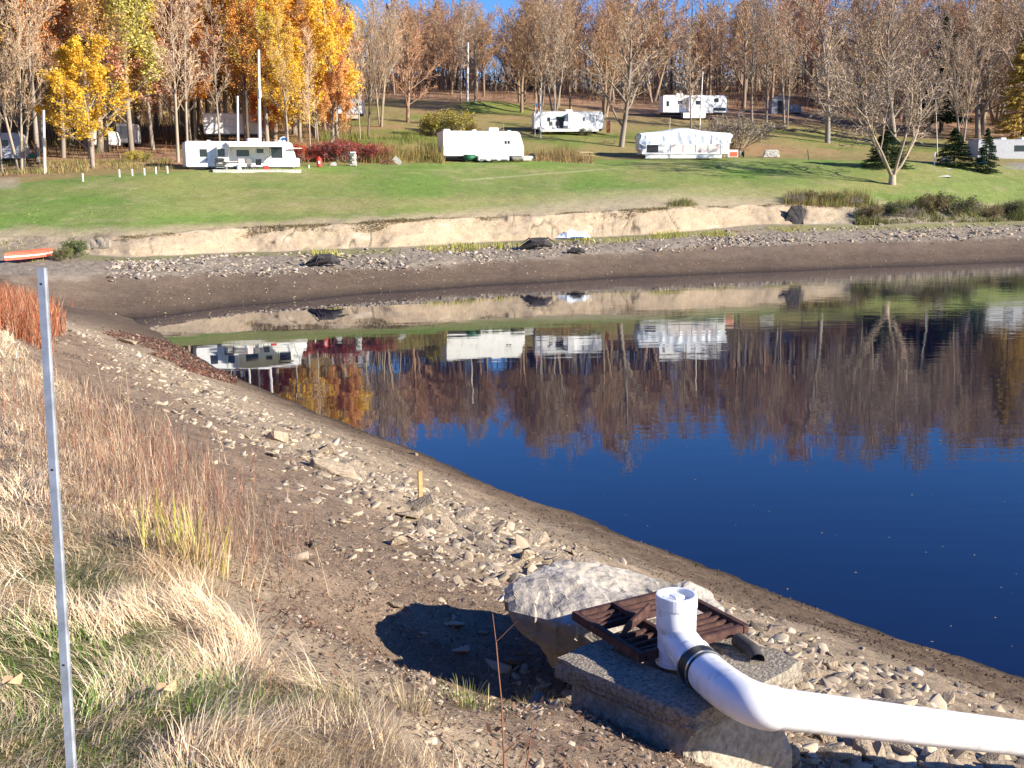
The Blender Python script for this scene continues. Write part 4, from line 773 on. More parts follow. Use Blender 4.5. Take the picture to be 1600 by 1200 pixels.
T('tall1', 722, 178, -10, 'dark bare tree left of the white hilltop pole', sx=.9); T('tall0', 745, 172, -5, 'bare tree right beside the white hilltop pole', sx=1.1)
T('slim1', 565, 128, 8, 'very straight thin pale tree left of the dark trunk', tint=(1.5, 1.5, 1.4), sx=.7); T('vase0', 578, 134, 20, 'dark trunked bare tree beside the thin pale tree', tint=(.6, .55, .5), sx=.75)
T('twin1', 598, 142, -30, 'tall pale bare double tree above the dark trunked one', tint=(1.15, 1.1, 1), sx=.7)
T('twin0', 36, 97, -60, 'big pale bare tree with forked trunk at the far left', tint=(1.2, 1.15, 1.05), sx=.8); T('slim1', 6, 97, -20, 'thin bare tree at the left edge in front of the grey trailer')
T('round0', 148, 99, 52, 'low bright yellow maple with spreading crown', name='maple_tree', leaf=YEL, sx=1.25)
T('tall0', 281, 105, -70, 'tall pale bare tree at the left end of the awning trailer', tint=(1.35, 1.3, 1.2), sx=.85); T('slim1', 296, 106, -80, 'straight pale bare tree close to the left end of the awning trailer', tint=(1.35, 1.3, 1.2))
T('slim1', 347, 112, -40, 'grey bare trunk before the half hidden upper trailer'); T('sparse0', 391, 113, -60, 'dark trunked tree with orange leaves high above the awning trailer', name='maple_tree', tint=(.4, .35, .32), leaf=ORA)
T('sparse1', 452, 113, -20, 'pale forked tree with yellow leaves above the round blue sign', name='maple_tree', tint=(1.3, 1.25, 1.1), leaf=YEL, sx=.9); T('slim1', 487, 112, 40, 'pale thin leaning tree right of the round blue sign', tint=(1.8, 1.75, 1.65), sx=.7)
T('round1', 520, 120, 80, 'orange leaved maple at the right end of the yellow wood', name='maple_tree', leaf=(.85, .50, .20), sx=.85); T('round0', 450, 118, 40, 'deep yellow maple in the middle of the orange wood', name='maple_tree', leaf=YEL, sx=1.0, rz=2)
T('round1', 415, 122, 100, 'red orange maple behind the tall white pole', name='maple_tree', leaf=(.78, .28, .08), sx=1.0, rz=1)
T('round0', 500, 128, 90, 'pale yellow small maple before the orange maple', name='maple_tree', leaf=(.75, .60, .2), sx=.8, rz=4)
T('larch', 1592, 150, 38, 'golden larch tree at the right edge', name='larch_tree', sx=1.1)
T('fir', 1383, 122, 197, 'dark green spruce behind the lone lawn tree', name='spruce_tree', cat='tree', sx=1.35); T('fir', 1488, 126, 200, 'dark green spruce left of the shaded trailer', name='spruce_tree', sx=1.3); T('fir', 1538, 124, 200, 'dark spruce right in front of the shaded trailer', name='spruce_tree', sx=.7)
T('hemlock', 1465, 172, 22, 'tall dark hemlock behind the forked bare tree', name='hemlock_tree', sx=1.1); T('hemlock', 1440, 176, 90, 'shorter dark hemlock left of the tall one', name='hemlock_tree', sx=.9)
# the wood, tree by tree
def wood(n, px0, px1, Y0, Y1, keys, cols, tops, label, group, seed, name='bare_tree', tints=((1, 1, 1),), mind=2.6, sxr=(1.0, 1.45)):
    r = random.Random(seed); done = []
    tries = 0
    while len(done) < n and tries < n*40:
        tries += 1; px = r.uniform(px0, px1); Y = r.uniform(Y0, Y1); p = atc(px, Y)
        if any((p.x-a)**2+(p.y-b)**2 < mind**2 for a, b in done): continue
        done.append((p.x, p.y)); t_ = world_y(px, r.uniform(*tops), Y)[2]; hh = min(max(t_-p.z, 7), 27)
        plant(r.choice(keys), p.x, p.y, hh, label, group=group, name=name, leaf=tuple(c*r.uniform(.85, 1.15) for c in r.choice(cols)), tint=r.choice(tints), sx=r.uniform(*sxr), rz=r.uniform(0, 6.28))
HB = ['vase0', 'vase1', 'vase2', 'twin0', 'twin1', 'tall0', 'tall1', 'sparse0']
LE = ['leafy0', 'leafy1', 'leafy2']; SP = ['sparse0', 'sparse1', 'sparse2']; BA = ['tall0', 'tall1', 'tall2', 'vase0', 'vase1', 'vase2', 'twin0', 'twin1']
wood(24, -120, 190, 104, 128, LE+SP, [YEL, (.72, .42, .09), YGR, (.70, .40, .14)], (-200, -60), 'yellow and ochre leaved tree in the wood at the left end', 'ochre trees in the left wood', 1, 'maple_tree')
wood(16, 110, 300, 112, 135, SP+LE, [PNK, YGR, (.75, .5, .3), YEL], (-200, -60), 'thinly leaved pinkish or olive tree in the wood above the small white posts', 'thin leaved trees in the left wood', 2, 'maple_tree')
wood(24, 290, 530, 118, 145, LE+SP, [ORA, (.85, .50, .14), YEL, (.80, .45, .2), YEL], (-120, 0), 'orange leaved tree in the wood above the awning trailer', 'orange trees above the awning trailer', 3, 'maple_tree')
wood(40, -260, 530, 130, 185, SP+LE, [(.75, .52, .25), (.85, .5, .2), (.8, .6, .22), YGR], (-180, -20), 'thin tree deep in the left wood', 'trees deep in the left wood', 4, 'woodland_tree', tints=((.7, .65, .6), (.9, .85, .8)))
wood(12, 530, 640, 165, 215, SP+BA, [RUS, (.5, .3, .14), YGR], (-20, 25), 'olive brown tree behind the pinkish round tree', 'trees behind the pinkish tree', 5, 'woodland_tree')
wood(30, 620, 860, 188, 250, HB, [(.5, .36, .2), (.5, .38, .2)], (-8, 28), 'small brown tree on the hilltop skyline', 'hilltop trees along the skyline', 6, 'woodland_tree', tints=((.95, .8, .68), (1.1, .9, .75)), mind=2.8, sxr=(1.2, 1.6))
wood(30, 840, 1200, 182, 235, HB, [(.5, .36, .2), (.6, .42, .2)], (-40, 18), 'bare grey brown tree in the wood behind the upper trailer', 'trees behind the upper trailer', 7, 'woodland_tree', tints=((.95, .85, .75), (1.1, .95, .85), (1.15, .9, .78)), mind=3.4, sxr=(1.25, 1.7))
wood(36, 1180, 1720, 184, 235, HB, [(.5, .36, .2), (.5, .34, .2)], (-60, 0), 'bare reddish grey tree in the wood on the right hillside', 'trees on the right hillside', 8, 'woodland_tree', tints=((.95, .85, .75), (1.15, .9, .82), (.85, .76, .68)), mind=3.4, sxr=(1.25, 1.7))
wood(14, 1320, 1760, 158, 182, HB, [(.55, .4, .2), (.6, .42, .2)], (-60, 0), 'bare tree at the foot of the right hillside wood', 'trees at the foot of the right wood', 9, 'woodland_tree', mind=3.5)
wood(9, 800, 960, 160, 182, BA, [RUS], (-30, 10), 'upright bare tree behind the flag trailer', 'trees behind the flag trailer', 10, 'bare_tree', tints=((1, .85, .7),), mind=2.4)
# the wood goes on over the hill: far crowns that read as one mass
def far_wood(nm, n, px0, px1, Y0, Y1, hmax, cols, label, sz=(.25, .6)):
    px = rngn.uniform(px0, px1, n); y = rngn.uniform(Y0, Y1, n); x = y*(px-800)/1727.0; g = zg(x, y); hm = hmax*(.75+.4*fbm(x, y, .12, 2, 44)); f = rngn.uniform(0, 1, n)**1.6; hh = .3+f*hm
    k = rngn.uniform(0, 1, n) < .35+.9*sst(-.4, .3, fbm(x+hh, y-hh*.5, .25, 3, 45)); x, y, g, hh = x[k], y[k], g[k], hh[k]; n = len(x)
    c = pick(cols, n, .25)*(.8+.5*sst(-.4, .5, fbm(x, y, .06, 2, 46)))[:, None]
    o = flakes(nm, np.stack([x, y, g+hh], 1), rngn.uniform(sz[0], sz[1], n), c, 2.2, asp=(.2, .6)); tag(o, label, 'wood', kind='stuff')
    n = n//60; P = np.stack([x[:n], y[:n], g[:n]-.2], 1); o = blades('distant_trunks', P, rngn.uniform(.7, 1.1, n)*hmax, rngn.uniform(.25, .5, n), np.abs(rngn.normal(0, .04, n)), rngn.uniform(0, 6, n), pick([(.22, .19, .16), (.15, .12, .10)], n), nseg=2, m=M['bladebark']); tag(o, 'thin trunks in '+label, 'wood', kind='stuff')
M['bladebark'] = attr_mat('far_bark')
far_wood('distant_wood', 60000, -500, 570, 170, 290, 19, [(.55, .38, .16), (.68, .44, .15), (.45, .32, .17), (.6, .5, .18)], 'the russet far wood beyond the left trees', (.35, .8))
far_wood('distant_wood', 45000, 560, 860, 235, 300, 9, [(.32, .22, .14), (.40, .27, .15), (.25, .17, .11)], 'the low brown far wood beyond the hilltop', (.3, .7))
far_wood('distant_wood', 95000, 850, 1900, 225, 310, 19, [(.42, .31, .20), (.50, .36, .22), (.33, .24, .16), (.5, .37, .18)], 'the reddish brown far wood beyond the right trees', (.35, .8))
# shrubs
def shrub(px, Y, top, sx, leaf, label, name='shrub', key='shrub', group=None, tint=(1, 1, 1)): return T(key, px, Y, top, label, cat='shrub', name=name, leaf=leaf, sx=sx, group=group, tint=tint)
CR = (.40, .09, .08)
for i, (px, Y, top, sx) in enumerate([(505, 110, 222, 1.3), (535, 110, 214, 1.4), (565, 111, 216, 1.4), (590, 112, 222, 1.2), (478, 109, 221, 1.1), (520, 113, 216, 1.2)]):
    shrub(px, Y, top, sx, (.6, .09, .04) if i == 4 else CR, ['crimson sumac at the left of the thicket', 'crimson sumac next to the white topped cairn', 'crimson sumac, tallest of the thicket', 'crimson sumac at the right end of the thicket', 'scarlet sumac beside the propane cover of the awning trailer', 'crimson sumac behind the others in the thicket'][i], name='sumac_shrub')
shrub(700, 138, 166, 1.6, (.40, .36, .06), 'yellow green bush on the slope above the plain trailer'); shrub(684, 137, 180, 1.4, (.26, .26, .07), 'olive bush at the left foot of the yellow green bush'); shrub(722, 139, 182, 1.2, (.30, .24, .08), 'small olive bush right of the yellow green bush')
shrub(212, 103, 232, 1.3, (.55, .48, .08), 'yellow green bush under the left wood behind the white posts'); shrub(232, 104, 236, 1.2, (.35, .36, .08), 'green bush beside the yellow green one under the left wood')
shrub(1150, 140, 172, 1.6, (1, 1, 1), 'twiggy leafless bush behind the right end of the tarp', key='brush'); shrub(1120, 141, 178, 1.3, (1, 1, 1), 'smaller twiggy leafless bush behind the tarp', key='brush')
shrub(108, 63.5, 368, 1.0, (.10, .17, .04), 'green leafy bush at the left end of the eroded bank'); shrub(92, 62, 382, 1.0, (.16, .20, .05), 'low green bush next to the red hull')
shrub(915, 124, 243, 1.6, (.16, .17, .05), 'low green bush by the broken picnic table') 
for i, (px, dy, h) in enumerate([(1232, .8, 1.1), (1262, 1.4, 1.3), (1296, 1.2, 1.2), (1322, .8, 1.0), (1352, .8, 1.5), (1385, 1.6, 1.4), (1412, .9, 1.2), (1440, 1.9, 1.9), (1472, 1.3, 2.3), (1500, 2.0, 1.5), (1535, 1.0, 1.3), (1570, 1.6, 1.5), (1598, 1.0, 1.2), (1640, 1.5, 1.5)]):
    t_ = (px-800)/1727.0; Yb_ = float(np.interp(t_, _ct, _cY[:, 5 if px < 1340 else 4])); x_ = t_*(Yb_+dy)
    plant('shrub' if i % 3 else 'brush', x_, Yb_+dy, h, 'olive scrub bush on the bank above the hollow' if px < 1340 else 'dark green and brown scrub bush on the right bank', cat='shrub', name='scrub_bush', group='bushes above the hollow' if px < 1340 else 'bushes along the right bank', leaf=[(.16, .18, .06), (.22, .19, .08), (.12, .16, .05)][i % 3], sx=1.3)
# undergrowth under the woods
def under(nm, n, px0, px1, Y0, Y1, h0, h1, cols, label):
    px = rngn.uniform(px0, px1, n); y = rngn.uniform(Y0, Y1, n); x = y*((px-800)/1750*1.0); z = zg(x, y); P = np.stack([x, y, z-.05], 1)
    hv = .25+1.0*sst(-.35, .5, fbm(x, y, .22, 3, 61)); k = rngn.uniform(0, 1, n) < hv; P, hv, n = P[k], hv[k], int(k.sum())
    o = blades(nm, P, rngn.uniform(h0, h1, n)*hv, rngn.uniform(.04, .10, n), np.abs(rngn.normal(.7, .35, n)), rngn.uniform(0, 6.28, n), pick(cols, n, .25), nseg=2); tag(o, label, 'undergrowth', kind='stuff')
under('undergrowth', 26000, -300, 560, 108, 215, .3, 1.9, [(.16, .10, .05), (.30, .15, .06), (.10, .07, .04), (.22, .2, .06)], 'brown and russet undergrowth on the floor of the left wood')
under('undergrowth', 26000, 600, 1800, 184, 260, .3, 2.2, [(.16, .11, .08), (.26, .16, .09), (.11, .08, .06), (.32, .19, .10)], 'dark brown undergrowth on the floor of the hill wood')
# tall weeds behind the lawn, on the bank, on the far shore
def weeds(nm, n, px0, px1, yf, h0, h1, cols, label, wd=(.03, .07), lean=.5, dens=None, cat='weeds'):
    px = rngn.uniform(px0, px1, n); y = yf(px, rngn.uniform(0, 1, n)); x = y*(px-800)/1727.0
    if dens is not None: k = rngn.uniform(0, 1, n) < dens(px, x, y); px, x, y = px[k], x[k], y[k]
    n = len(x); P = np.stack([x, y, zg(x, y)-.04], 1); hv = .3+.95*sst(-.4, .45, fbm(x, y, .35, 3, 15)); k = rngn.uniform(0, 1, n) < .15+hv*.8; P, hv, x, y, n = P[k], hv[k], x[k], y[k], int(k.sum())
    o = blades(nm, P, rngn.uniform(h0, h1, n)*hv, rngn.uniform(wd[0], wd[1], n), np.abs(rngn.normal(lean, .2, n)), rngn.uniform(0, 6.28, n), pick(cols, n, .2), nseg=2); return tag(o, label, cat, kind='stuff')
weeds('goldenrod', 9000, 470, 700, lambda p, q: 109+q*9+(p-500)*.012, .4, 1.7, [(.28, .26, .08), (.40, .28, .12), (.34, .20, .08), (.20, .20, .06)], 'tall brown and olive weeds behind the lawn around the cairn and plain trailer')
weeds('goldenrod', 4500, 800, 925, lambda p, q: 118+q*6, .4, 1.6, [(.34, .22, .11), (.24, .2, .07), (.4, .27, .14)], 'tall russet weeds between the plain trailer and the tarp covered one')
weeds('green_weeds', 6500, 515, 690, lambda p, q: 124+q*9+2*np.sin(p*.05), .3, 1.2, [(.20, .23, .06), (.28, .28, .08), (.14, .17, .05)], 'green weedy strip on the slope under the pinkish tree')
weeds('field_grass', 5000, 0, 290, lambda p, q: 96+q*9+(p-150)*.012, .15, .6, [(.30, .25, .09), (.22, .24, .07), (.38, .28, .12)], 'rough grass in front of the left wood')
ybt = lambda p: np.interp((p-800)/1727.0, _ct, _cY[:, 5])
ybb = lambda p: np.interp((p-800)/1727.0, _ct, _cY[:, 4])
weeds('bank_weeds', 4200, 1215, 1345, lambda p, q: ybt(p)+.2+q*3, .35, 1.2, [(.22, .21, .07), (.33, .26, .13), (.28, .25, .08)], 'olive weeds on top of the bank above the hollow')
weeds('bank_weeds', 26000, 1325, 1700, lambda p, q: ybb(p)-.3+q**1.3*4.6, .2, 1.15, [(.14, .17, .05), (.24, .24, .08), (.10, .11, .045), (.32, .26, .12)], 'dark green and brown reeds along the right bank')
weeds('bank_weeds', 900, 1035, 1085, lambda p, q: ybt(p)+.5+q*1.5, .25, .6, [(.16, .18, .06), (.3, .26, .12)], 'low grass hummock on the top of the pale bank', dens=lambda p, x, y: np.exp(-((p-1062)/20)**2))
weeds('turf_edge', 9000, 150, 1345, lambda p, q: ybt(p)+q*.8-.35, .12, .42, [(.34, .24, .15), (.42, .32, .2), (.26, .2, .1), (.3, .3, .1)], 'torn turf and roots hanging over the lip of the eroded bank', lean=1.9, cat='turf')
sh = lambda p, q: ybb(p)-1.0-q*2.6
weeds('shore_grass', 9000, 480, 1340, sh, .15, .45, [(.40, .38, .10), (.33, .34, .09), (.5, .42, .15)], 'yellow green grass strip along the far shore at the foot of the bank', dens=lambda p, x, y: sst(-.2, .3, fbm(x, y, .3, 3, 16)+.25*(p > 780)), wd=(.04, .08), lean=.5)
weeds('shore_grass', 3000, 1080, 1330, sh, .15, .4, [(.45, .12, .06), (.5, .18, .08)], 'rust red tufts in the far shore grass strip', dens=lambda p, x, y: sst(.1, .3, fbm(x, y, .35, 2, 18)), wd=(.04, .08))
weeds('shore_grass', 1400, 290, 480, sh, .08, .25, [(.42, .22, .12), (.35, .34, .12)], 'sparse reddish tufts on the left part of the far shore', dens=lambda p, x, y: sst(.0, .3, fbm(x, y, .3, 2, 17)), wd=(.04, .08))
weeds('shore_grass', 1600, -40, 190, lambda p, q: 60+q*7, .08, .3, [(.30, .32, .10), (.38, .33, .16)], 'green tufts on the flat ground by the red hull', dens=lambda p, x, y: sst(.0, .3, fbm(x, y, .3, 2, 14)), wd=(.03, .07))
px = rngn.uniform(-50, 1650, 4200); i_ = rngn.uniform(0, 1, len(px)); y = ybt(px)+1+i_*36; x = y*(px-800)/1727.0
o = flakes('lawn_leaves', P3(x, y, .03), rngn.uniform(.05, .13, len(x)), pick([(.6, .45, .15), (.45, .3, .12), (.6, .5, .3)], len(x)), .6, asp=(.5, .9)); tag(o, 'yellow leaves fallen on the far green lawn', 'leaves', kind='stuff')

px = rngn.uniform(0, 1750, 9000); py_ = rngn.uniform(430, 1040, 9000); pts_ = np.array([world_z(a, b, .004) for a, b in zip(px[:190], py_[:190])]); k = zg(pts_[:, 0], pts_[:, 1]) < -.05; pts_ = pts_[k]
o = flakes('floating_leaves', pts_, np.maximum(.05, np.hypot(pts_[:, 0], pts_[:, 1])*.0022)*rngn.uniform(.5, 1.1, len(pts_)), pick([(.45, .35, .2), (.35, .25, .15), (.5, .45, .35)], len(pts_)), .12, asp=(.5, .9)); tag(o, 'small pale leaves floating on the dark pond', 'leaves', kind='stuff')

# ------------------------------------------------------------------ trailers
def wheel(root, x, y, r=.33):
    w = MB(); w.tube([(x, y-.02, r), (x, y+.18, r)], [r, r], 20); o = w.build('wheel', M['tyre'], root, bevel=.02); h = MB(); h.tube([(x, y-.03, r), (x, y+.0, r)], [r*.55, r*.6], 14); h.build('rim', M['grey'], o); return o
def window(root, x, z, w, h, y, m='glass', fr='dark', bars=0, name='window'):
    t = .035; f = MB(); f.box((x, y-.015, z+h/2), (w+2*t, .03, t)); f.box((x, y-.015, z-h/2), (w+2*t, .03, t)); f.box((x-w/2-t/2, y-.015, z), (t, .03, h-t)); f.box((x+w/2+t/2, y-.015, z), (t, .03, h-t))
    for b in range(bars): f.box((x-w/2+w*(b+1)/(bars+1), y-.012, z), (.03, .02, h-t))
    o = f.build(name, M[fr], root); p = MB(); p.box((x, y-.004, z), (w, .012, h)); p.build('pane', M[m], o); return o
def trailer(px, Y, L, H, yaw, label, body='white', base=.55, sink=0.0, W=2.45, front=.5, name='travel_trailer', roofs=(), dz=0.0):
    p = atc(px, Y); root = empty(name, (p.x, p.y, p.z-sink+dz), R(yaw), label, 'trailer'); h = L/2; z0, z1 = base, H; c = .16
    prof = [(-h+.1, z0), (-h, z0+.1), (-h, z1-c), (-h+c*.4, z1-c*.35), (-h+c, z1), (h-front-c, z1), (h-front*.75, z1-.08), (h-front*.55, z1-.22), (h, z0+(z1-z0)*.36), (h, z0+.12), (h-.12, z0)]
    b = MB(); b.prism(prof, -W/2, W/2); b.build('body', M[body], root, bevel=.035)
    t = MB(); t.box((-.05, -W/2-.012, z0+.05), (L-.4, .02, .07)); t.build('skirt_rail', M['grey'], root)
    t = MB(); t.box((-.1-front/2, -W/2-.012, z1-.05), (L-front-.5, .02, .035)); t.build('roof_edge', M['grey'], root)
    ch = MB(); ch.box((0, 0, z0-.09), (L-.5, W-.4, .14)); ch.build('chassis', M['dark'], root)
    for x, y, w, d, hh, nm in roofs:
        r_ = MB(); r_.box((x, y, z1+hh/2-.01), (w, d, hh)); r_.build(nm, M['white'], root, bevel=.05)
    return root
Wd = 1.225
# awning trailer
t = trailer(377, 101, 9.5, 2.75, 22, 'white trailer with open awning and slide out, longest on the left', sink=.55, base=.55, roofs=[(-2.6, .2, .35, .35, .16, 'roof_vent'), (1.2, 0, 1.0, .9, .34, 'air_conditioner'), (3.6, .1, .4, .4, .2, 'roof_vent')])
window(t, -3.25, 1.75, .55, .62, -Wd, bars=1); window(t, 3.0, 1.85, 1.05, .95, -Wd, bars=1); window(t, .1, 1.75, 1.0, .5, -Wd); window(t, 1.6, 1.95, .5, .3, -Wd)
s = MB(); s.box((-1.7, -Wd-.42, 1.55), (.95, .84, 1.45)); so_ = s.build('slide_out', M['offwhite'], t, bevel=.03); window(so_, -1.85, 1.75, .5, .6, -Wd-.842)
s = MB(); s.box((2.25, -Wd-.012, 1.42), (.62, .02, 1.5)); d_ = s.build('door', M['offwhite'], t, bevel=.006); s = MB(); s.box((2.48, -Wd-.04, 1.35), (.05, .04, .12)); s.build('handle', M['dark'], d_)
s = MB(); s.add([(-1.35, -Wd-.01, 2.62), (4.0, -Wd-.01, 2.62), (4.0, -Wd-2.3, 2.28), (-1.35, -Wd-2.3, 2.28), (-1.35, -Wd-.01, 2.65), (4.0, -Wd-.01, 2.65), (4.0, -Wd-2.3, 2.31), (-1.35, -Wd-2.3, 2.31)], [(0, 3, 2, 1), (4, 5, 6, 7), (0, 1, 5, 4), (1, 2, 6, 5), (2, 3, 7, 6), (3, 0, 4, 7)]); aw = s.build('awning', M['awning'], t)
s = MB(); s.tube([(-1.4, -Wd-2.3, 2.26), (4.05, -Wd-2.3, 2.26)], .05, 10); s.build('roller', M['white'], aw)
for x in (-1.3, 3.95): s = MB(); s.tube([(x, -Wd-2.3, 2.26), (x, -Wd-.03, .9)], .03, 6); s.build('arm', M['white'], aw)
s = MB(); s.box((4.95, -.1, 1.0), (.5, 1.1, .75)); s.build('propane_cover', M['white'], t, bevel=.06)
s = MB(); s.box((4.7, -Wd-.3, 2.2), (1.0, .3, .05)); s.build('shade_flap', M['offwhite'], t)
for x in (-.2, .62): wheel(t, x, -Wd+.05)
for x, w_ in ((-3.0, .12), (3.4, .2)): s = MB(); s.box((x, -Wd-.008, 1.15), (w_, .012, .35), ry=.4); s.build('decal', M['grey'], t)
def local(root, x, y, dz=0): v = Matrix.Rotation(root.rotation_euler[2], 3, 'Z') @ Vector((x, y, 0)); return Vector((root.location.x+v.x, root.location.y+v.y, root.location.z+dz))
def deck(root, x, y, w, d, h, dz, label, mt='stone', rails=False):
    l = local(root, x, y, dz); o = empty('wooden_deck', l, root.rotation_euler[2], label, 'deck'); s = MB(); s.box((0, 0, h-.03), (w, d, .05)); s.build('boards', M[mt], o, bevel=.005)
    s = MB(); s.box((0, -d/2+.04, h/2-.03), (w-.1, .04, h-.06)); s.build('fascia', M[mt], o)
    for sx in (-1, 1): s = MB(); s.box((sx*(w/2-.1), d/2-.1, h/2-.04), (.09, .09, h-.05)); s.build('post', M['wood'], o)
    return o
deck(t, .9, -Wd-1.4, 7.6, 2.2, .30, 0, 'low pale deck under the awning of the left trailer')
# things on and by that deck
def grill(root, x, y, dz, lab):
    o = empty('grill', local(root, x, y, dz), root.rotation_euler[2], lab, 'grill'); s = MB(); s.box((0, 0, .85), (.8, .45, .3)); s.build('lid', M['dark'], o, bevel=.08); s = MB(); s.box((0, 0, .66), (.86, .46, .1)); s.build('firebox', M['dark'], o)
    for a in (-.36, .36):
        for b in (-.18, .18): s = MB(); s.box((a, b, .3), (.04, .04, .62)); s.build('leg', M['dark'], o)
    s = MB(); s.box((0, 0, .2), (.74, .38, .03)); s.build('shelf', M['grey'], o); s = MB(); s.box((.6, 0, .68), (.3, .4, .03)); s.build('side_table', M['grey'], o)
grill(t, -2.1, -Wd-1.5, .28, 'black barbecue grill standing in front of the slide out')
def chair(root, x, y, dz, rz, lab, c='dark', g=None):
    o = empty('folding_chair', local(root, x, y, dz), root.rotation_euler[2]+rz, lab, 'chair', g); s = MB(); s.box((0, 0, .43), (.5, .48, .03)); s.build('seat', M[c], o); s = MB(); s.box((0, .24, .7), (.5, .03, .5), rx=-.2); s.build('backrest', M[c], o)
    for a in (-.24, .24):
        for b in (-.2, .2): s = MB(); s.tube([(a, b, 0), (a, -b, .43)], .014, 5); s.build('leg', M['grey'], o)
chair(t, .5, -Wd-1.2, .28, .3, 'dark folding chair left of the red cooler on the deck'); chair(t, 1.2, -Wd-1.0, .28, -.4, 'second dark folding chair close behind the red cooler'); chair(t, -.2, -Wd-1.6, .28, .2, 'pinkish cloth chair beside the round white stool', 'awning')
s = MB(); s.box((0, 0, .18), (.5, .34, .34)); o = empty('cooler', local(t, 1.75, -Wd-1.7, .28), .3, 'red cooler with white lid on the deck of the awning trailer', 'cooler'); s.build('body', M['red'], o, bevel=.03); s = MB(); s.box((0, 0, .38), (.52, .36, .06)); s.build('lid', M['white'], o, bevel=.02)
o = empty('stool', local(t, -.6, -Wd-2.0, .28), 0, 'round white stool at the front edge of the deck', 'stool'); s = MB(); s.tube([(0, 0, .38), (0, 0, .43)], .24, 18); s.build('seat', M['white'], o); s = MB(); s.tube([(0, 0, 0), (0, 0, .38)], [.2, .16], 14); s.build('base', M['white'], o)
o = empty('table', local(t, -1.0, -Wd-1.1, .28), t.rotation_euler[2], 'small table with sloping pink cloth under the awning', 'table'); s = MB(); s.box((0, 0, .72), (1.1, .7, .04)); s.build('tabletop', M['awning'], o); 
for a in (-.5, .5):
    for b in (-.3, .3): s = MB(); s.box((a, b, .35), (.04, .04, .7)); s.build('leg', M['grey'], o)
# plain trailer
t2 = trailer(752, 117, 8.5, 3.25, 17, 'plain off white trailer with two tiny windows and no awning', body='offwhite', base=.75, sink=.3, front=.75, roofs=[(-3.6, 0, .7, .6, .22, 'roof_vent'), (-.7, 0, .45, .4, .2, 'roof_vent'), (1.3, 0, 1.05, .8, .4, 'air_conditioner'), (3.0, 0, .4, .4, .16, 'roof_vent')])
window(t2, 2.3, 2.15, .16, .28, -Wd); window(t2, 2.62, 2.15, .16, .28, -Wd); s = MB(); s.box((-2.6, -Wd-.01, 1.85), (.07, .02, .1)); s.build('outlet', M['dark'], t2); s = MB(); s.box((-2.6, -Wd-.01, 2.1), (.05, .02, .05)); s.build('outlet', M['dark'], t2)
for x in (-.3, .55): wheel(t2, x, -Wd+.05, .36)
s = MB(); s.tube([(2.6, .5, 3.2), (2.6, .5, 4.1)], .018, 5); s.build('antenna', M['grey'], t2); s = MB(); s.box((-4.262, 0, 1.35), (.02, 2.2, .06)); s.build('bumper', M['dark'], t2)
s = MB(); s.box((0, 0, .22), (3.2, .5, .42)); o = empty('storage_bench', local(t2, .7, -Wd-.9, .3), t2.rotation_euler[2], 'long low white bench in front of the plain trailer wheels', 'bench'); s.build('seat', M['offwhite'], o, bevel=.02)
for k in range(3): s = MB(); s.box((-1.1+k*1.1, -.262, .08), (.7, .02, .09)); s.build('vent_slot', M['dark'], o)
o = empty('steps', local(t2, 3.2, -Wd-.7, .3), t2.rotation_euler[2], 'grey wooden steps at the right end of the plain trailer', 'steps')
for k in range(3): s = MB(); s.box((0, -.25*k, .5-.17*k), (1.1, .3, .06)); s.build('tread', M['stone'], o)
for a in (-.5, .5): s = MB(); s.add([(a-.03, .15, 0), (a-.03, .15, .5), (a-.03, -.65, .1), (a-.03, -.65, 0), (a+.03, .15, 0), (a+.03, .15, .5), (a+.03, -.65, .1), (a+.03, -.65, 0)], [(0, 1, 2, 3), (7, 6, 5, 4), (0, 4, 5, 1), (1, 5, 6, 2), (2, 6, 7, 3), (3, 7, 4, 0)]); s.build('stringer', M['dark'], o)
s = MB(); s.box((0, 0, .2), (1.0, .5, .4)); o = empty('storage_bin', local(t2, 4.3, -Wd-.6, .3), t2.rotation_euler[2], 'pale storage bin beside the steps of the plain trailer', 'bin'); s.build('body', M['stone'], o, bevel=.03); s = MB(); s.box((0, 0, .43), (1.05, .55, .06)); s.build('lid', M['offwhite'], o, bevel=.01)
s = MB(); s.tube([(-.6, 0, .35), (.6, 0, .35)], .32, 16); o = empty('fuel_tank', local(t2, -1.6, -Wd-.3, .25), t2.rotation_euler[2], 'green tank under the plain trailer left of its wheels', 'tank'); s.build('shell', M['green'], o, bevel=.03, smooth=True)
for a in (-.4, .4): s = MB(); s.box((a, 0, .05), (.1, .5, .12)); s.build('leg', M['dark'], o)
# tarp covered trailer
p = atc(1066, 129); tr = empty('covered_trailer', (p.x, p.y, p.z-.15), R(5), 'long trailer under a silver tarp with a railed porch in front', 'trailer')
s = MB(); s.prism([(-5.0, .5), (-5.0, 2.6), (-4.7, 2.85), (4.6, 2.85), (5.0, 2.5), (5.0, .5)], -1.2, 1.2); s.build('body', M['offwhite'], tr, bevel=.04)
nx, nz = 120, 40; gx = np.linspace(0, 1, nx); gs = np.linspace(0, 1, nz); GX, GS = np.meshgrid(gx, gs)
xx = -5.15+GX*10.35; ridge = 3.0+.38*np.exp(-((xx+.2)/2.2)**2)-.12*np.abs(xx/5)**3; arc = GS*6.0-3.0                   # across: front hem to back hem
fy = np.clip(arc, -1.32, 1.32); drop = np.clip(np.abs(arc)-1.32, 0, None); bot = 1.38+.25*sst(.05, .0, GX)-.07*np.sin(GX*9)+.35*sst(.93, .99, GX)
zz = ridge-.25*(np.abs(fy)/1.32)**3-drop*(ridge-.25-bot)/1.68; fold = .07*np.sin(xx*4.1+fbm(xx, arc, .5, 3, 5)*9)*sst(0, .5, drop)+.07*fbm(xx, arc, 1.6, 3, 6)
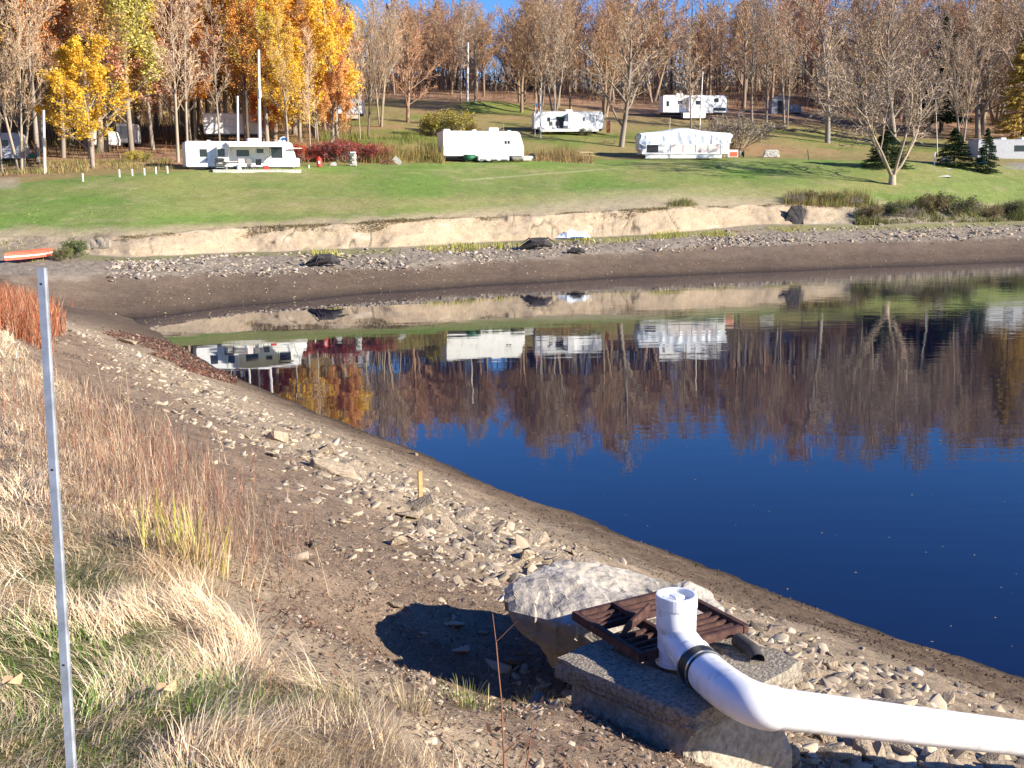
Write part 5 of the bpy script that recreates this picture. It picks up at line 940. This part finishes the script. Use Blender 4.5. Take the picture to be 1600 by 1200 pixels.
yy = fy+np.sign(arc)*(fold*.9+.05*drop)*(np.abs(arc) > 1.2); zz = zz+.05*fbm(xx, arc, .9, 3, 8)
xx = xx+.12*np.sin(arc*3)*(np.abs(GX-.5) > .45)
o = npmesh('tarp', np.stack([xx.ravel(), yy.ravel(), zz.ravel()], 1), [grid_faces(nz, nx)], M['tarp'], tr, smooth=True)
s = MB(); s.prism([(-5.2, 1.0), (-5.2, 2.6), (-5.12, 2.75), (-5.06, 2.75), (-5.06, 1.0)], -1.15, 1.15); s.build('tarp_end', M['tarp'], tr)
porch = empty('porch', local(tr, -.6, -2.1), tr.rotation_euler[2], 'pale porch with white railing in front of the tarp covered trailer', 'porch')
s = MB(); s.box((0, 0, .38), (8.6, 1.5, .06)); s.build('floor', M['offwhite'], porch); s = MB(); s.box((0, -.72, .17), (8.6, .05, .34)); s.build('skirt', M['offwhite'], porch)
for k in range(7): s = MB(); s.box((-4.2+k*1.4, -.7, .98), (.09, .09, 1.15)); s.build('post', M['white'], porch, bevel=.01)
for z in (1.5, .6): s = MB(); s.box((0, -.7, z), (8.5, .05, .06)); s.build('rail', M['white'], porch)
for k in range(6):
    s = MB(); s.box((-3.5+k*1.4, -.69, 1.05), (1.28, .015, .82)); s.build('panel', M['dark'] if k == 0 else M['awning'] if k > 1 else M['offwhite'], porch)
# flag trailer
t4 = trailer(887, 147, 9.0, 2.6, 5, 'white trailer behind a flag pole with dark doorway and plants', base=.4, sink=.1, front=.35, roofs=[(.1, 0, .9, .8, .3, 'air_conditioner')])
window(t4, 3.1, 1.75, .8, .75, -Wd, m='white', bars=1); window(t4, -2.6, 1.6, .35, .5, -Wd, fr='grey'); window(t4, 1.9, 1.6, .16, .5, -Wd, fr='grey')
s = MB(); s.box((-1.1, -Wd-.012, 1.15), (1.0, .02, 1.25)); s.build('doorway', M['dark'], t4); s = MB(); s.box((-1.1, -Wd-.2, 1.85), (1.2, .4, .05), rx=-.3); s.build('door_hood', M['green'], t4)
s = MB(); s.box((.25, -Wd-.35, 1.4), (.9, .7, 1.9)); s.build('entry_porch', M['white'], t4, bevel=.02); s = MB(); s.add([(4.2, -1.1, 2.2), (5.0, -1.1, 1.9), (5.0, 1.1, 1.9), (4.2, 1.1, 2.2), (4.2, -1.1, 2.25), (5.0, -1.1, 1.95), (5.0, 1.1, 1.95), (4.2, 1.1, 2.25)], [(0, 3, 2, 1), (4, 5, 6, 7), (0, 1, 5, 4), (2, 3, 7, 6), (1, 2, 6, 5), (3, 0, 4, 7)]); s.build('side_awning', M['offwhite'], t4)
deck(t4, -.2, -Wd-1.0, 7.6, 1.6, .35, 0, 'low deck in front of the flag trailer', 'offwhite')
o = empty('brick_chimney', local(t4, 5.1, -.9), 0, 'small red brick chimney stack at the right end of the flag trailer', 'chimney'); s = MB(); s.box((0, 0, .7), (.45, .45, 1.5)); s.build('stack', M['brick'], o, bevel=.02); s = MB(); s.box((0, 0, 1.49), (.55, .55, .1)); s.build('cap', M['stone'], o, bevel=.01)
for k, x in enumerate((1.5, 2.3)):
    q = local(t4, x, -Wd-1.5); shr = plant('shrub', q.x, q.y, 1.1, ['round green potted bush left of the striped window of the flag trailer', 'wider green bush under the striped window of the flag trailer'][k], cat='shrub', name='potted_bush', leaf=(.14, .2, .06), sx=.8)
chair(t4, -2.4, -Wd-1.0, .35, .2, 'dark chair at the left of the dark doorway'); chair(t4, -1.7, -Wd-1.2, .35, -.3, 'dark chair next to the dark doorway'); chair(t4, -.6, -Wd-1.1, .35, -.2, 'white chair in front of the dark doorway', 'white')
# upper trailers
t5 = trailer(1080, 167, 9.6, 3.3, 8, 'white trailer high on the slope with tree shadows on its side', base=.85, sink=.1, front=.3, roofs=[(-2.1, 0, 1.0, .8, .32, 'air_conditioner')]); window(t5, -4.1, 2.1, .3, .7, -Wd); window(t5, -2.3, 2.3, .5, .4, -Wd); window(t5, 3.1, 2.6, .6, .45, -Wd); window(t5, 3.4, 1.35, 2.2, .4, -Wd)
s = MB(); s.box((.6, -Wd-.4, 1.9), (3.6, .8, 2.3)); so_ = s.build('slide_out', M['white'], t5, bevel=.03); window(so_, .2, 2.2, .7, .5, -Wd-.81); deck(t5, -.6, -Wd-1.0, 3.4, 1.2, .75, 0, 'pale lattice deck before the high slope trailer', 'offwhite')
for x in (-.2, .7): wheel(t5, x, -Wd+.05, .36)
t6 = trailer(370, 124, 6.2, 2.6, 12, 'white trailer half hidden by trunks above the awning trailer', base=.4, front=.2, sink=-.6); window(t6, -.4, 1.6, .9, .8, -Wd, fr='grey', m='white', bars=1); s = MB(); s.box((1.9, -Wd-.012, 1.45), (.7, .02, 1.7)); s.build('door', M['offwhite'], t6); s = MB(); s.box((.55, -Wd-.02, 1.5), (.12, .03, 2.0)); s.build('corner_post', M['dark'], t6)
t7 = trailer(553, 152, 3.6, 2.6, 10, 'short white trailer on blocks behind the orange maple', base=.7, front=.3, sink=.0); window(t7, .8, 1.9, .4, .35, -Wd); window(t7, -.4, 1.8, .3, .8, -Wd, fr='grey'); s = MB(); s.box((-.8, -Wd-.012, 1.6), (.1, .02, 1.5)); s.build('door_frame', M['dark'], t7); s = MB(); s.box((0, -Wd-.25, .35), (1.6, .5, .5)); s.build('step', M['stone'], t7)
t8 = trailer(1568, 142, 9.0, 2.9, 8, 'grey blue trailer in shade behind the dark spruces at right', body='grey', sink=.75, base=.5, front=.3, roofs=[(-.6, 0, .7, .6, .25, 'roof_vent'), (2.2, 0, 1.0, .8, .3, 'air_conditioner')]); window(t8, -2.5, 1.9, .7, .5, -Wd); window(t8, 1.0, 1.8, 1.3, .7, -Wd, bars=1); window(t8, 3.2, 1.8, .5, .7, -Wd)
t9 = trailer(8, 104, 4.4, 2.6, 10, 'grey trailer cut by the left edge of the photo', body='grey', base=.35, front=.5); window(t9, .5, 1.7, .7, .45, -Wd); s = MB(); s.box((2.75, -.8, .55), (.5, .5, .45)); s.build('hitch_box', M['green'], t9, bevel=.03)
t10 = trailer(168, 117, 2.6, 1.9, 0, 'small white camper deep under the yellow maple', base=.4, front=.4, sink=.1); window(t10, .1, 1.3, .6, .35, -Wd)
t11 = trailer(207, 120, 1.7, 2.3, 0, 'narrow white trailer end between trunks in the left wood', base=.3, front=.1, sink=.0); window(t11, 0, 1.4, .9, 1.2, -Wd, fr='grey', m='grey', bars=1)
def shed(px, Y, w, d, h, rh, wall, roof, label, dz=0, rz=0, name='shed', cat='shed'):
    p = atc(px, Y); o = empty(name, (p.x, p.y, p.z-.1+dz), R(rz), label, cat); s = MB(); s.box((0, 0, h/2), (w, d, h)); s.build('wall', M[wall], o); s = MB(); s.prism([(-w/2-.2, h-.05), (0, h+rh), (w/2+.2, h-.05), (w/2+.2, h+.05), (0, h+rh+.1), (-w/2-.2, h+.05)], -d/2-.2, d/2+.2); s.build('roof', M[roof], o)
    s = MB(); s.prism([(-w/2+.02, h), (0, h+rh-.04), (w/2-.02, h)], -d/2+.01, d/2-.01); s.build('gable', M[wall], o); s = MB(); s.box((0, -d/2-.01, h*.45), (w*.3, .03, h*.85)); s.build('door', M['dark'], o)
shed(1212, 178, 2.6, 2.4, 2.2, .5, 'grey', 'roof', 'small grey shed among trees on the orange litter'); shed(822, 212, 4.0, 4, 1.9, 1.8, 'dark', 'roof', 'shed with a blue grey pitched roof at the hilltop', rz=20)
p = atc(1230, 180); o = empty('canvas_cover', (p.x, p.y, p.z), .2, 'low blue grey covered load just right of the grey shed', 'cover'); s = MB(); s.prism([(-1.6, 0), (-1.4, 1.1), (0, 1.4), (1.4, 1.1), (1.6, 0)], -1, 1); s.build('sheet', M['roof'], o, bevel=.1)

# ------------------------------------------------------------------ poles, posts, flag, small things on the grass
def pole(px, py, Y, top, r0, r1, label, m='greywood', topdx=0, kind='utility_pole', cat='pole', extra=None):
    p = atc(px, Y); t_ = world_y(px+topdx, top, Y); v = Vector(t_)-p; o = empty(kind, p, 0, label, cat); s = MB(); s.tube([(0, 0, -.2), v], [r0, r1], 10); s.build('shaft', M[m], o)
    if extra == 'meter': s = MB(); s.box(v*.30+Vector((0, -.18, 0)), (.3, .18, .5)); s.build('meter_box', M['grey'], o, bevel=.02)
    if extra == 'lamp': s = MB(); s.box(v*.62+Vector((.12, -.12, 0)), (.22, .2, .9)); s.build('transformer', M['white'], o, bevel=.05)
    return o, v
M['polewhite'] = mat('pale_bleached_pole', (.66, .63, .58), .8, nscale=5, namp=.15)
pole(72, 278, 96, 172, .13, .10, 'bleached wooden pole leaning slightly at the left beside a dirt track', 'polewhite', -4); pole(374, 225, 107, 150, .13, .10, 'shorter white pole rising behind the awning trailer', 'polewhite', -3)
pole(408, 225, 107, 78, .17, .12, 'tallest white pole behind the awning trailer', 'polewhite', -4, extra='lamp'); pole(845, 215, 141, 138, .11, .08, 'pale pole right of the flag in front of the flag trailer', 'polewhite', -1)
pole(732, 148, 178, 66, .20, .16, 'white pole standing on the hilltop between bare trees', 'polewhite', -1); pole(1090, 204, 142, 112, .10, .08, 'pale pole leaning right behind the tarp covered trailer', 'polewhite', 8)
pole(1293, 230, 150, 175, .13, .11, 'dark grey pole beside the trunk of the big tree at right', 'roof', 3); pole(1044, 196, 148, 184, .05, .05, 'short leaning grey stick on the slope above the tarp', 'greywood', 3, 'stick'); pole(1462, 154+80, 140, 155, .05, .04, 'thin white mast behind the dark spruce', 'polewhite', 0, 'mast')
for i, (px, py) in enumerate([(1262, 243), ]): pole(px, py, 128, 234, .05, .05, 'short dark stake on the brow of the lawn', 'dead', 0, 'stake', 'stake')
o, v = pole(836, 207, 143, 155, .05, .04, 'thin flag pole left of the flag trailer', 'polewhite', 1, 'flag_pole', 'flag pole')
fl = empty('flag', o.location+v*.72, 0, 'limp red white and blue flag hanging on the thin pole', 'flag')
for k, (mm, x0) in enumerate([('flagm', .04), ('white', .14), ('flagm', .24)]):
    s = MB(); s.add([(x0, 0, .7), (x0+.1, .05, .65), (x0+.1, .06, -.5+.1*k), (x0, .02, -.6), (x0, .03, .7), (x0+.1, .08, .65), (x0+.1, .09, -.5+.1*k), (x0, .05, -.6)], [(0, 1, 2, 3), (7, 6, 5, 4), (0, 4, 5, 1), (1, 5, 6, 2), (2, 6, 7, 3), (3, 7, 4, 0)]); s.build('stripe', M[mm], fl)
s = MB(); s.box((.15, -.03, .55), (.2, .04, .36)); s.build('canton', M['blue'], fl)
def postw(px, py, h, lab, r=.045, m='white', cap=True):
    p = hit(px, py, 60); o = empty('marker_post', p, 0, lab, 'post'); s = MB(); s.box((0, 0, h/2-.05), (r*2, r*2, h)); s.build('shaft', M[m], o, bevel=.006)
    if cap: s = MB(); s.box((0, 0, h-.03), (r*2.5, r*2.5, .04)); s.build('cap', M[m], o)
WP = [(130, 284, .62, 'white marker post nearest the camera and leftmost of the row'), (187, 277, .62, 'white marker post second in the row from the bleached pole'), (207, 275, .55, 'white marker post third in the row from the bleached pole'), (226, 274, .55, 'white marker post fourth in the row'), (244, 272, .6, 'white marker post second from the awning trailer'), (262, 271, .6, 'white marker post closest to the awning trailer'), (483, 263, .3, 'tiny pale post right of the awning trailer')]
for a in WP: postw(*a)
postw(1460, 258, 1.35, 'tall thin white post left of the white box on the lawn', .05)
def small(name, px, py, label, cat, fn, rz=0.0, ymin=60, Y=None):
    p = atc(px, Y) if Y else hit(px, py, ymin); o = empty(name, p, rz, label, cat); fn(o); return o
def B_(o, nm, c, d, m, bev=.02, **k): s = MB(); s.box(c, d, **k); return s.build(nm, M[m], o, bevel=bev)
small('hydrant', 499, 261, 'red barrel shaped hydrant in front of the crimson sumacs', 'hydrant', lambda o: (MB().tube([(0, 0, 0), (0, 0, .75), (0, 0, .8)], [.24, .24, .18], 14).build('body', M['red'], o), MB().tube([(0, 0, .8), (0, 0, .95)], [.14, .05], 12).build('cap', M['red'], o), B_(o, 'label_plate', (.05, -.25, .4), (.2, .03, .3), 'offwhite')))
small('stone_cairn', 552, 260, 'tall pale stacked stone cairn with white top beside the sumacs', 'cairn', lambda o: [B_(o, 'stone', (.03*math.sin(k*3), 0, .12+.22*k), (.62-.05*(k % 3), .5, .2), 'stone', .04, rz=k*.7) for k in range(5)]+[B_(o, 'cap', (0, 0, 1.24), (.5, .45, .16), 'white', .03)])
small('stone_heap', 521, 259, 'low pale stone between the hydrant and the cairn', 'stone', lambda o: rock_hull('rock', [(-.35, -.2, 0), (.35, -.2, 0), (.3, .25, 0), (-.3, .25, 0), (-.15, 0, .3), (.2, .05, .34)], M['stone'], o, 3, .03, 3))
small('leaning_board', 621, 257, 'pale board leaning at a slant left of the plain trailer', 'board', lambda o: B_(o, 'panel', (0, 0, .35), (.9, .06, .5), 'stone', .01, ry=.75))
small('green_barrel', 634, 257, 'dark green barrel behind the leaning board', 'barrel', lambda o: (MB().tube([(0, 0, 0), (0, 0, .8)], .28, 16).build('drum', M['green'], o), MB().tube([(0, 0, .8), (0, 0, .84)], [.29, .27], 16).build('lid', M['dark'], o)), Y=116)
small('brush_pile', 605, 257, 'reddish brush pile left of the leaning board', 'brush pile', lambda o: [MB().tube([(rr_.uniform(-.8, .8), rr_.uniform(-.3, .3), rr_.uniform(0, .2)), (rr_.uniform(-.9, .9), rr_.uniform(-.3, .3), rr_.uniform(.3, .7))], [.04, .015], 5).build('branch', M['stem'], o) for k in range(14)])
small('round_sign', 447, 212, 'round blue and white sign facing the lawn under yellow leaves', 'sign', lambda o: (MB().tube([(0, 0, 0), (0, 0, 1.3)], .04, 8).build('post', M['greywood'], o), MB().tube([(0, -.05, 1.5), (0, -.09, 1.5)], .45, 24).build('disc', M['white'], o), MB().tube([(0, -.091, 1.5), (0, -.10, 1.5)], .34, 24).build('centre', M['blue'], o), MB().tube([(0.04, -.101, 1.46), (0.04, -.108, 1.46)], .15, 16).build('mark', M['white'], o)), Y=113)
def picnic(o):
    for k in range(4): B_(o, 'board', (0, -.3+.2*k, .72+.03*k), (1.8, .17, .05), 'wood', .01)
    for a in (-.7, .7):
        for b in (-1, 1): MB().tube([(a, b*.5, 0), (a, -b*.15, .72)], .05, 4).build('leg', M['wood'], o)
    for b in (-.7, .7): B_(o, 'bench', (0, b, .4), (1.8, .22, .05), 'wood', .01)
small('picnic_table', 913, 251, 'grey wooden picnic table tilted in the grass left of the tarp', 'table', picnic, .5, Y=124)
small('wooden_crate', 1144, 246, 'orange and cream crate at the right end of the tarp covered trailer', 'crate', lambda o: (B_(o, 'body', (0, 0, .42), (1.15, .8, .84), 'offwhite'), B_(o, 'panel', (.08, -.42, .36), (.85, .04, .5), 'orange', .01), B_(o, 'lid', (0, 0, .87), (1.2, .85, .07), 'wood', .01)))
small('cable_spool', 1159, 246, 'dark spool lying on edge right of the orange crate', 'spool', lambda o: (MB().tube([(-.22, 0, .4), (-.16, 0, .4)], .4, 20).build('flange', M['grey'], o), MB().tube([(.16, 0, .4), (.22, 0, .4)], .4, 20).build('flange', M['dead'], o), MB().tube([(-.16, 0, .4), (.16, 0, .4)], .2, 14).build('core', M['dark'], o)))
small('metal_stand', 1129, 247, 'small grey stand between the tarp and the orange crate', 'stand', lambda o: (B_(o, 'top', (0, 0, .9), (.5, .5, .08), 'offwhite'), [B_(o, 'leg', (a, b, .43), (.07, .07, .86), 'stone', .005) for a in (-.2, .2) for b in (-.2, .2)]))
small('stone_block', 1205, 246, 'speckled grey stone block standing alone on the lawn brow', 'block', lambda o: (rock_hull('block', [(-.95, -.3, 0), (.95, -.3, 0), (.95, .35, 0), (-.95, .35, 0), (-.7, -.25, .72), (.8, -.25, .75), (.85, .3, .78), (-.75, .3, .75)], M['stone'], o, 4, .05, 5), B_(o, 'plank', (0, 0, .8), (1.3, .25, .06), 'offwhite', .01)))
small('white_box', 1477, 256, 'white well cover box with a stepped top on the right lawn', 'box', lambda o: (B_(o, 'base', (0, 0, .28), (1.05, .8, .56), 'white'), B_(o, 'lid', (0, 0, .66), (.65, .6, .2), 'white')))
small('blue_tub', 1533, 257, 'bright blue plastic tub with lid on the right lawn', 'tub', lambda o: (MB().tube([(0, 0, 0), (0, 0, .45)], [.45, .55], 20).build('tub', M['blue'], o), MB().tube([(0, 0, .45), (0, 0, .52), (0, 0, .62)], [.58, .5, .15], 20).build('lid', M['blue'], o), B_(o, 'bag', (-.65, 0, .15), (.4, .3, .28), 'grey')))
small('black_barrel', 831, 249, 'black round bin in the weeds right of the plain trailer', 'bin', lambda o: (MB().tube([(0, -.2, .38), (0, .2, .38)], .38, 18).build('drum', M['dark'], o), MB().tube([(.05, -.21, .32), (.05, -.22, .32)], .12, 12).build('hub', M['offwhite'], o)), Y=119)
small('black_tub', 998, 207, 'dark rounded bin behind the left end of the tarp', 'bin', lambda o: (MB().tube([(0, 0, 0), (0, 0, .6), (0, 0, .85)], [.38, .45, .3], 14).build('drum', M['dark'], o), MB().tube([(0, 0, .85), (0, 0, .95)], [.3, .1], 14).build('lid', M['green'], o)), Y=140)
small('picnic_bench', 952, 213, 'weathered reddish bench left of the big bare tree', 'bench', lambda o: (B_(o, 'seat', (0, 0, .4), (1.6, .4, .06), 'wood', .01), [B_(o, 'leg', (a, 0, .2), (.08, .35, .38), 'brick', .01) for a in (-.6, .6)]), Y=139)
def log(o, L_=3.2, r=.28): MB().tube([(-L_/2, 0, r*.8), (-L_/6, .15, r), (L_/5, .05, r*.95), (L_/2, .2, r*.7)], [r, r*1.05, r*.9, r*.55], 12).build('trunk', M['dead'], o); MB().tube([(L_/4, .05, r), (L_/3, -.3, r*2.4)], [r*.3, r*.12], 6).build('branch', M['dead'], o)
small('fallen_log', 1208, 205, 'thick dark log lying on the slope right of the upper trailer', 'log', lambda o: log(o, 3.0, .32), Y=160); small('fallen_log', 1232, 207, 'thinner tail end log right of the thick dark log', 'log', lambda o: log(o, 2.0, .18), Y=159)
def brushpile(o, w=1.3, n=26, m='stem'):
    for k in range(n): a = rr_.uniform(0, 3.14); MB().tube([(rr_.uniform(-w, w), rr_.uniform(-.5, .5), rr_.uniform(0, .3)), (rr_.uniform(-w, w), rr_.uniform(-.5, .5), rr_.uniform(.2, .9))], [.035, .012], 4).build('branch', M[m], o)
small('brush_pile', 1262, 204, 'grey green brush pile left of the big tree at right', 'brush pile', lambda o: brushpile(o, 1.6, 26, 'dead'), Y=160); small('brush_pile', 1312, 206, 'tan brush pile right of the big tree at right', 'brush pile', lambda o: brushpile(o, 1.3, 22, 'wood'), Y=160)
small('rock_pile', 1475, 277, 'low flat stone with dry weeds on the right lawn', 'stone', lambda o: rock_hull('rock', [(-.9, -.3, 0), (.7, -.3, 0), (.9, .3, 0), (-.6, .3, 0), (-.3, 0, .15), (.4, 0, .22)], M['stone'], o, 3, .03, 3)); small('rock_pile', 1482, 265, 'small flat stone behind the first on the right lawn', 'stone', lambda o: rock_hull('rock', [(-.5, -.2, 0), (.5, -.2, 0), (.6, .2, 0), (-.4, .2, 0), (0, 0, .12)], M['stone'], o, 3, .02, 3))
# shore: collapsed canopy, stumps, hull, driftwood
def canopy(o):
    V = [(-1.5, -.3, .05), (-.9, .1, .35), (-.2, -.2, .5), (.1, .2, .75), (.5, .1, .52), (1.1, 0, .55), (1.6, -.1, .12), (.8, -.5, .1), (-.2, -.6, .08), (-.9, -.5, .06)]; s = MB(); s.add(V+[(a, b+.04, max(c-.05, 0)) for a, b, c in V], [(0, 1, 9), (1, 2, 8, 9), (2, 3, 4, 8), (4, 5, 7, 8), (5, 6, 7), (19, 11, 10), (19, 18, 12, 11), (18, 14, 13, 12), (18, 17, 15, 14), (17, 16, 15)]); s.build('cloth', M['tarp'], o)
    MB().tube([(-1.6, -.1, .05), (1.7, .1, .12)], .02, 6).build('pole', M['blue'], o); B_(o, 'blue_edge', (.5, -.45, .1), (1.0, .2, .1), 'blue', .02)
small('collapsed_canopy', 890, 373, 'white and blue cloth canopy collapsed at the foot of the pale bank', 'canopy', canopy)
def stump(o, sc=1.0, n=9, sd=1):
    r = random.Random(sd); MB().tube([(-1.0*sc, 0, .15), (-.2*sc, .05, .45*sc), (.5*sc, 0, .5*sc), (1.0*sc, .1, .25*sc)], [.12, .34*sc, .3*sc, .1], 9).build('trunk', M['dead'], o)
    for k in range(n): a = r.uniform(0, 6.28); l = r.uniform(.5, 1.3)*sc; MB().tube([(r.uniform(-.5, .5)*sc, 0, .35*sc), (math.cos(a)*l*.6, math.sin(a)*l*.5, r.uniform(.2, .8)*sc), (math.cos(a)*l*1.2, math.sin(a)*l*.7, r.uniform(-.05, .6)*sc)], [.10*sc, .06, .02], 5).build('root', M['dead'], o)
small('tree_stump', 505, 418, 'black uprooted stump among the rocks at the mud edge', 'stump', lambda o: stump(o, 1.0, 11, 3)); small('tree_stump', 838, 391, 'dark stump half under the grassy overhang of the shore', 'stump', lambda o: stump(o, 1.1, 8, 5)); small('driftwood', 900, 398, 'thin grey driftwood pieces right of the grassy overhang', 'driftwood', lambda o: stump(o, .6, 7, 8))
small('dark_lump', 1240, 346, 'dark mass standing in for the shade in the hollow of the pale bank', 'rock', lambda o: rock_hull('rock', [(-.9, -.4, -.3), (.8, -.4, -.3), (.9, .5, -.3), (-.8, .5, -.3), (-.3, -.1, 1.25), (.6, 0, 1.3), (.9, .2, .8), (-.8, 0, .5)], M['dead'], o, 4, .12, 2), ymin=60)  # near-black block put in so the bank hollow reads as deep shade
small('dark_lump', 1362, 344, 'dark rock in shadow where the pale bank meets the reeds', 'rock', lambda o: rock_hull('rock', [(-.8, -.3, -.1), (.8, -.3, -.1), (.7, .4, -.1), (-.8, .4, -.1), (-.4, 0, .5), (.4, 0, .55)], M['dead'], o, 4, .1, 2))
for i, (px, py, s_) in enumerate([(163, 386, .8), (148, 385, .6), (136, 388, .45)]): small('bank_block', px, py, ['broken dark block at the left end of the pale bank', 'middle dark block between the bush and the pale bank', 'smallest dark block against the green bush'][i], 'rock', lambda o: rock_hull('rock', [(-.5*s_, -.3, -.1), (.5*s_, -.3, -.1), (.5*s_, .3, -.1), (-.5*s_, .3, -.1), (-.4*s_, -.1, .7*s_), (.4*s_, 0, .6*s_)], M['concrete'], o, 4, .08, 3), ymin=50)
# orange hull
pr_, pl_ = hit(84, 402, 30), hit(-130, 428, 30); dv = (pl_-pr_); Lh = min(dv.length, 5.2); dv.normalize(); o = empty('canoe', pr_+dv*Lh/2, math.atan2(dv.y, dv.x), 'orange red canoe hull with a pale stripe reaching in from the left edge', 'canoe')
n_, k_ = 28, 13; V = []; 
for i in range(n_):
    s_ = i/(n_-1)*2-1; w_ = .44*(1-abs(s_)**2.6)+.012; hh = .42+.12*abs(s_)**3
    for j in range(k_): a = math.pi*j/(k_-1); V.append((s_*Lh/2, w_*math.cos(a), .12+hh*(math.sin(a)**.7)*(1-.35*abs(s_)**4)))
o2 = npmesh('hull', V, [grid_faces(n_, k_)], M['orange'], o, smooth=True)
for sgn in (-1, 1):
    V = []
    for i in range(n_):
        s_ = i/(n_-1)*2-1; w_ = .44*(1-abs(s_)**2.6)+.016
        for dz_ in (.0, .07): V.append((s_*Lh/2, sgn*(w_*1.0), .24+dz_+.03*abs(s_)))
    npmesh('stripe', V, [grid_faces(n_, 2)], M['offwhite'], o)
o.rotation_euler = (0, -math.asin(max(-1, min(1, dv.z))), math.atan2(dv.y, dv.x))
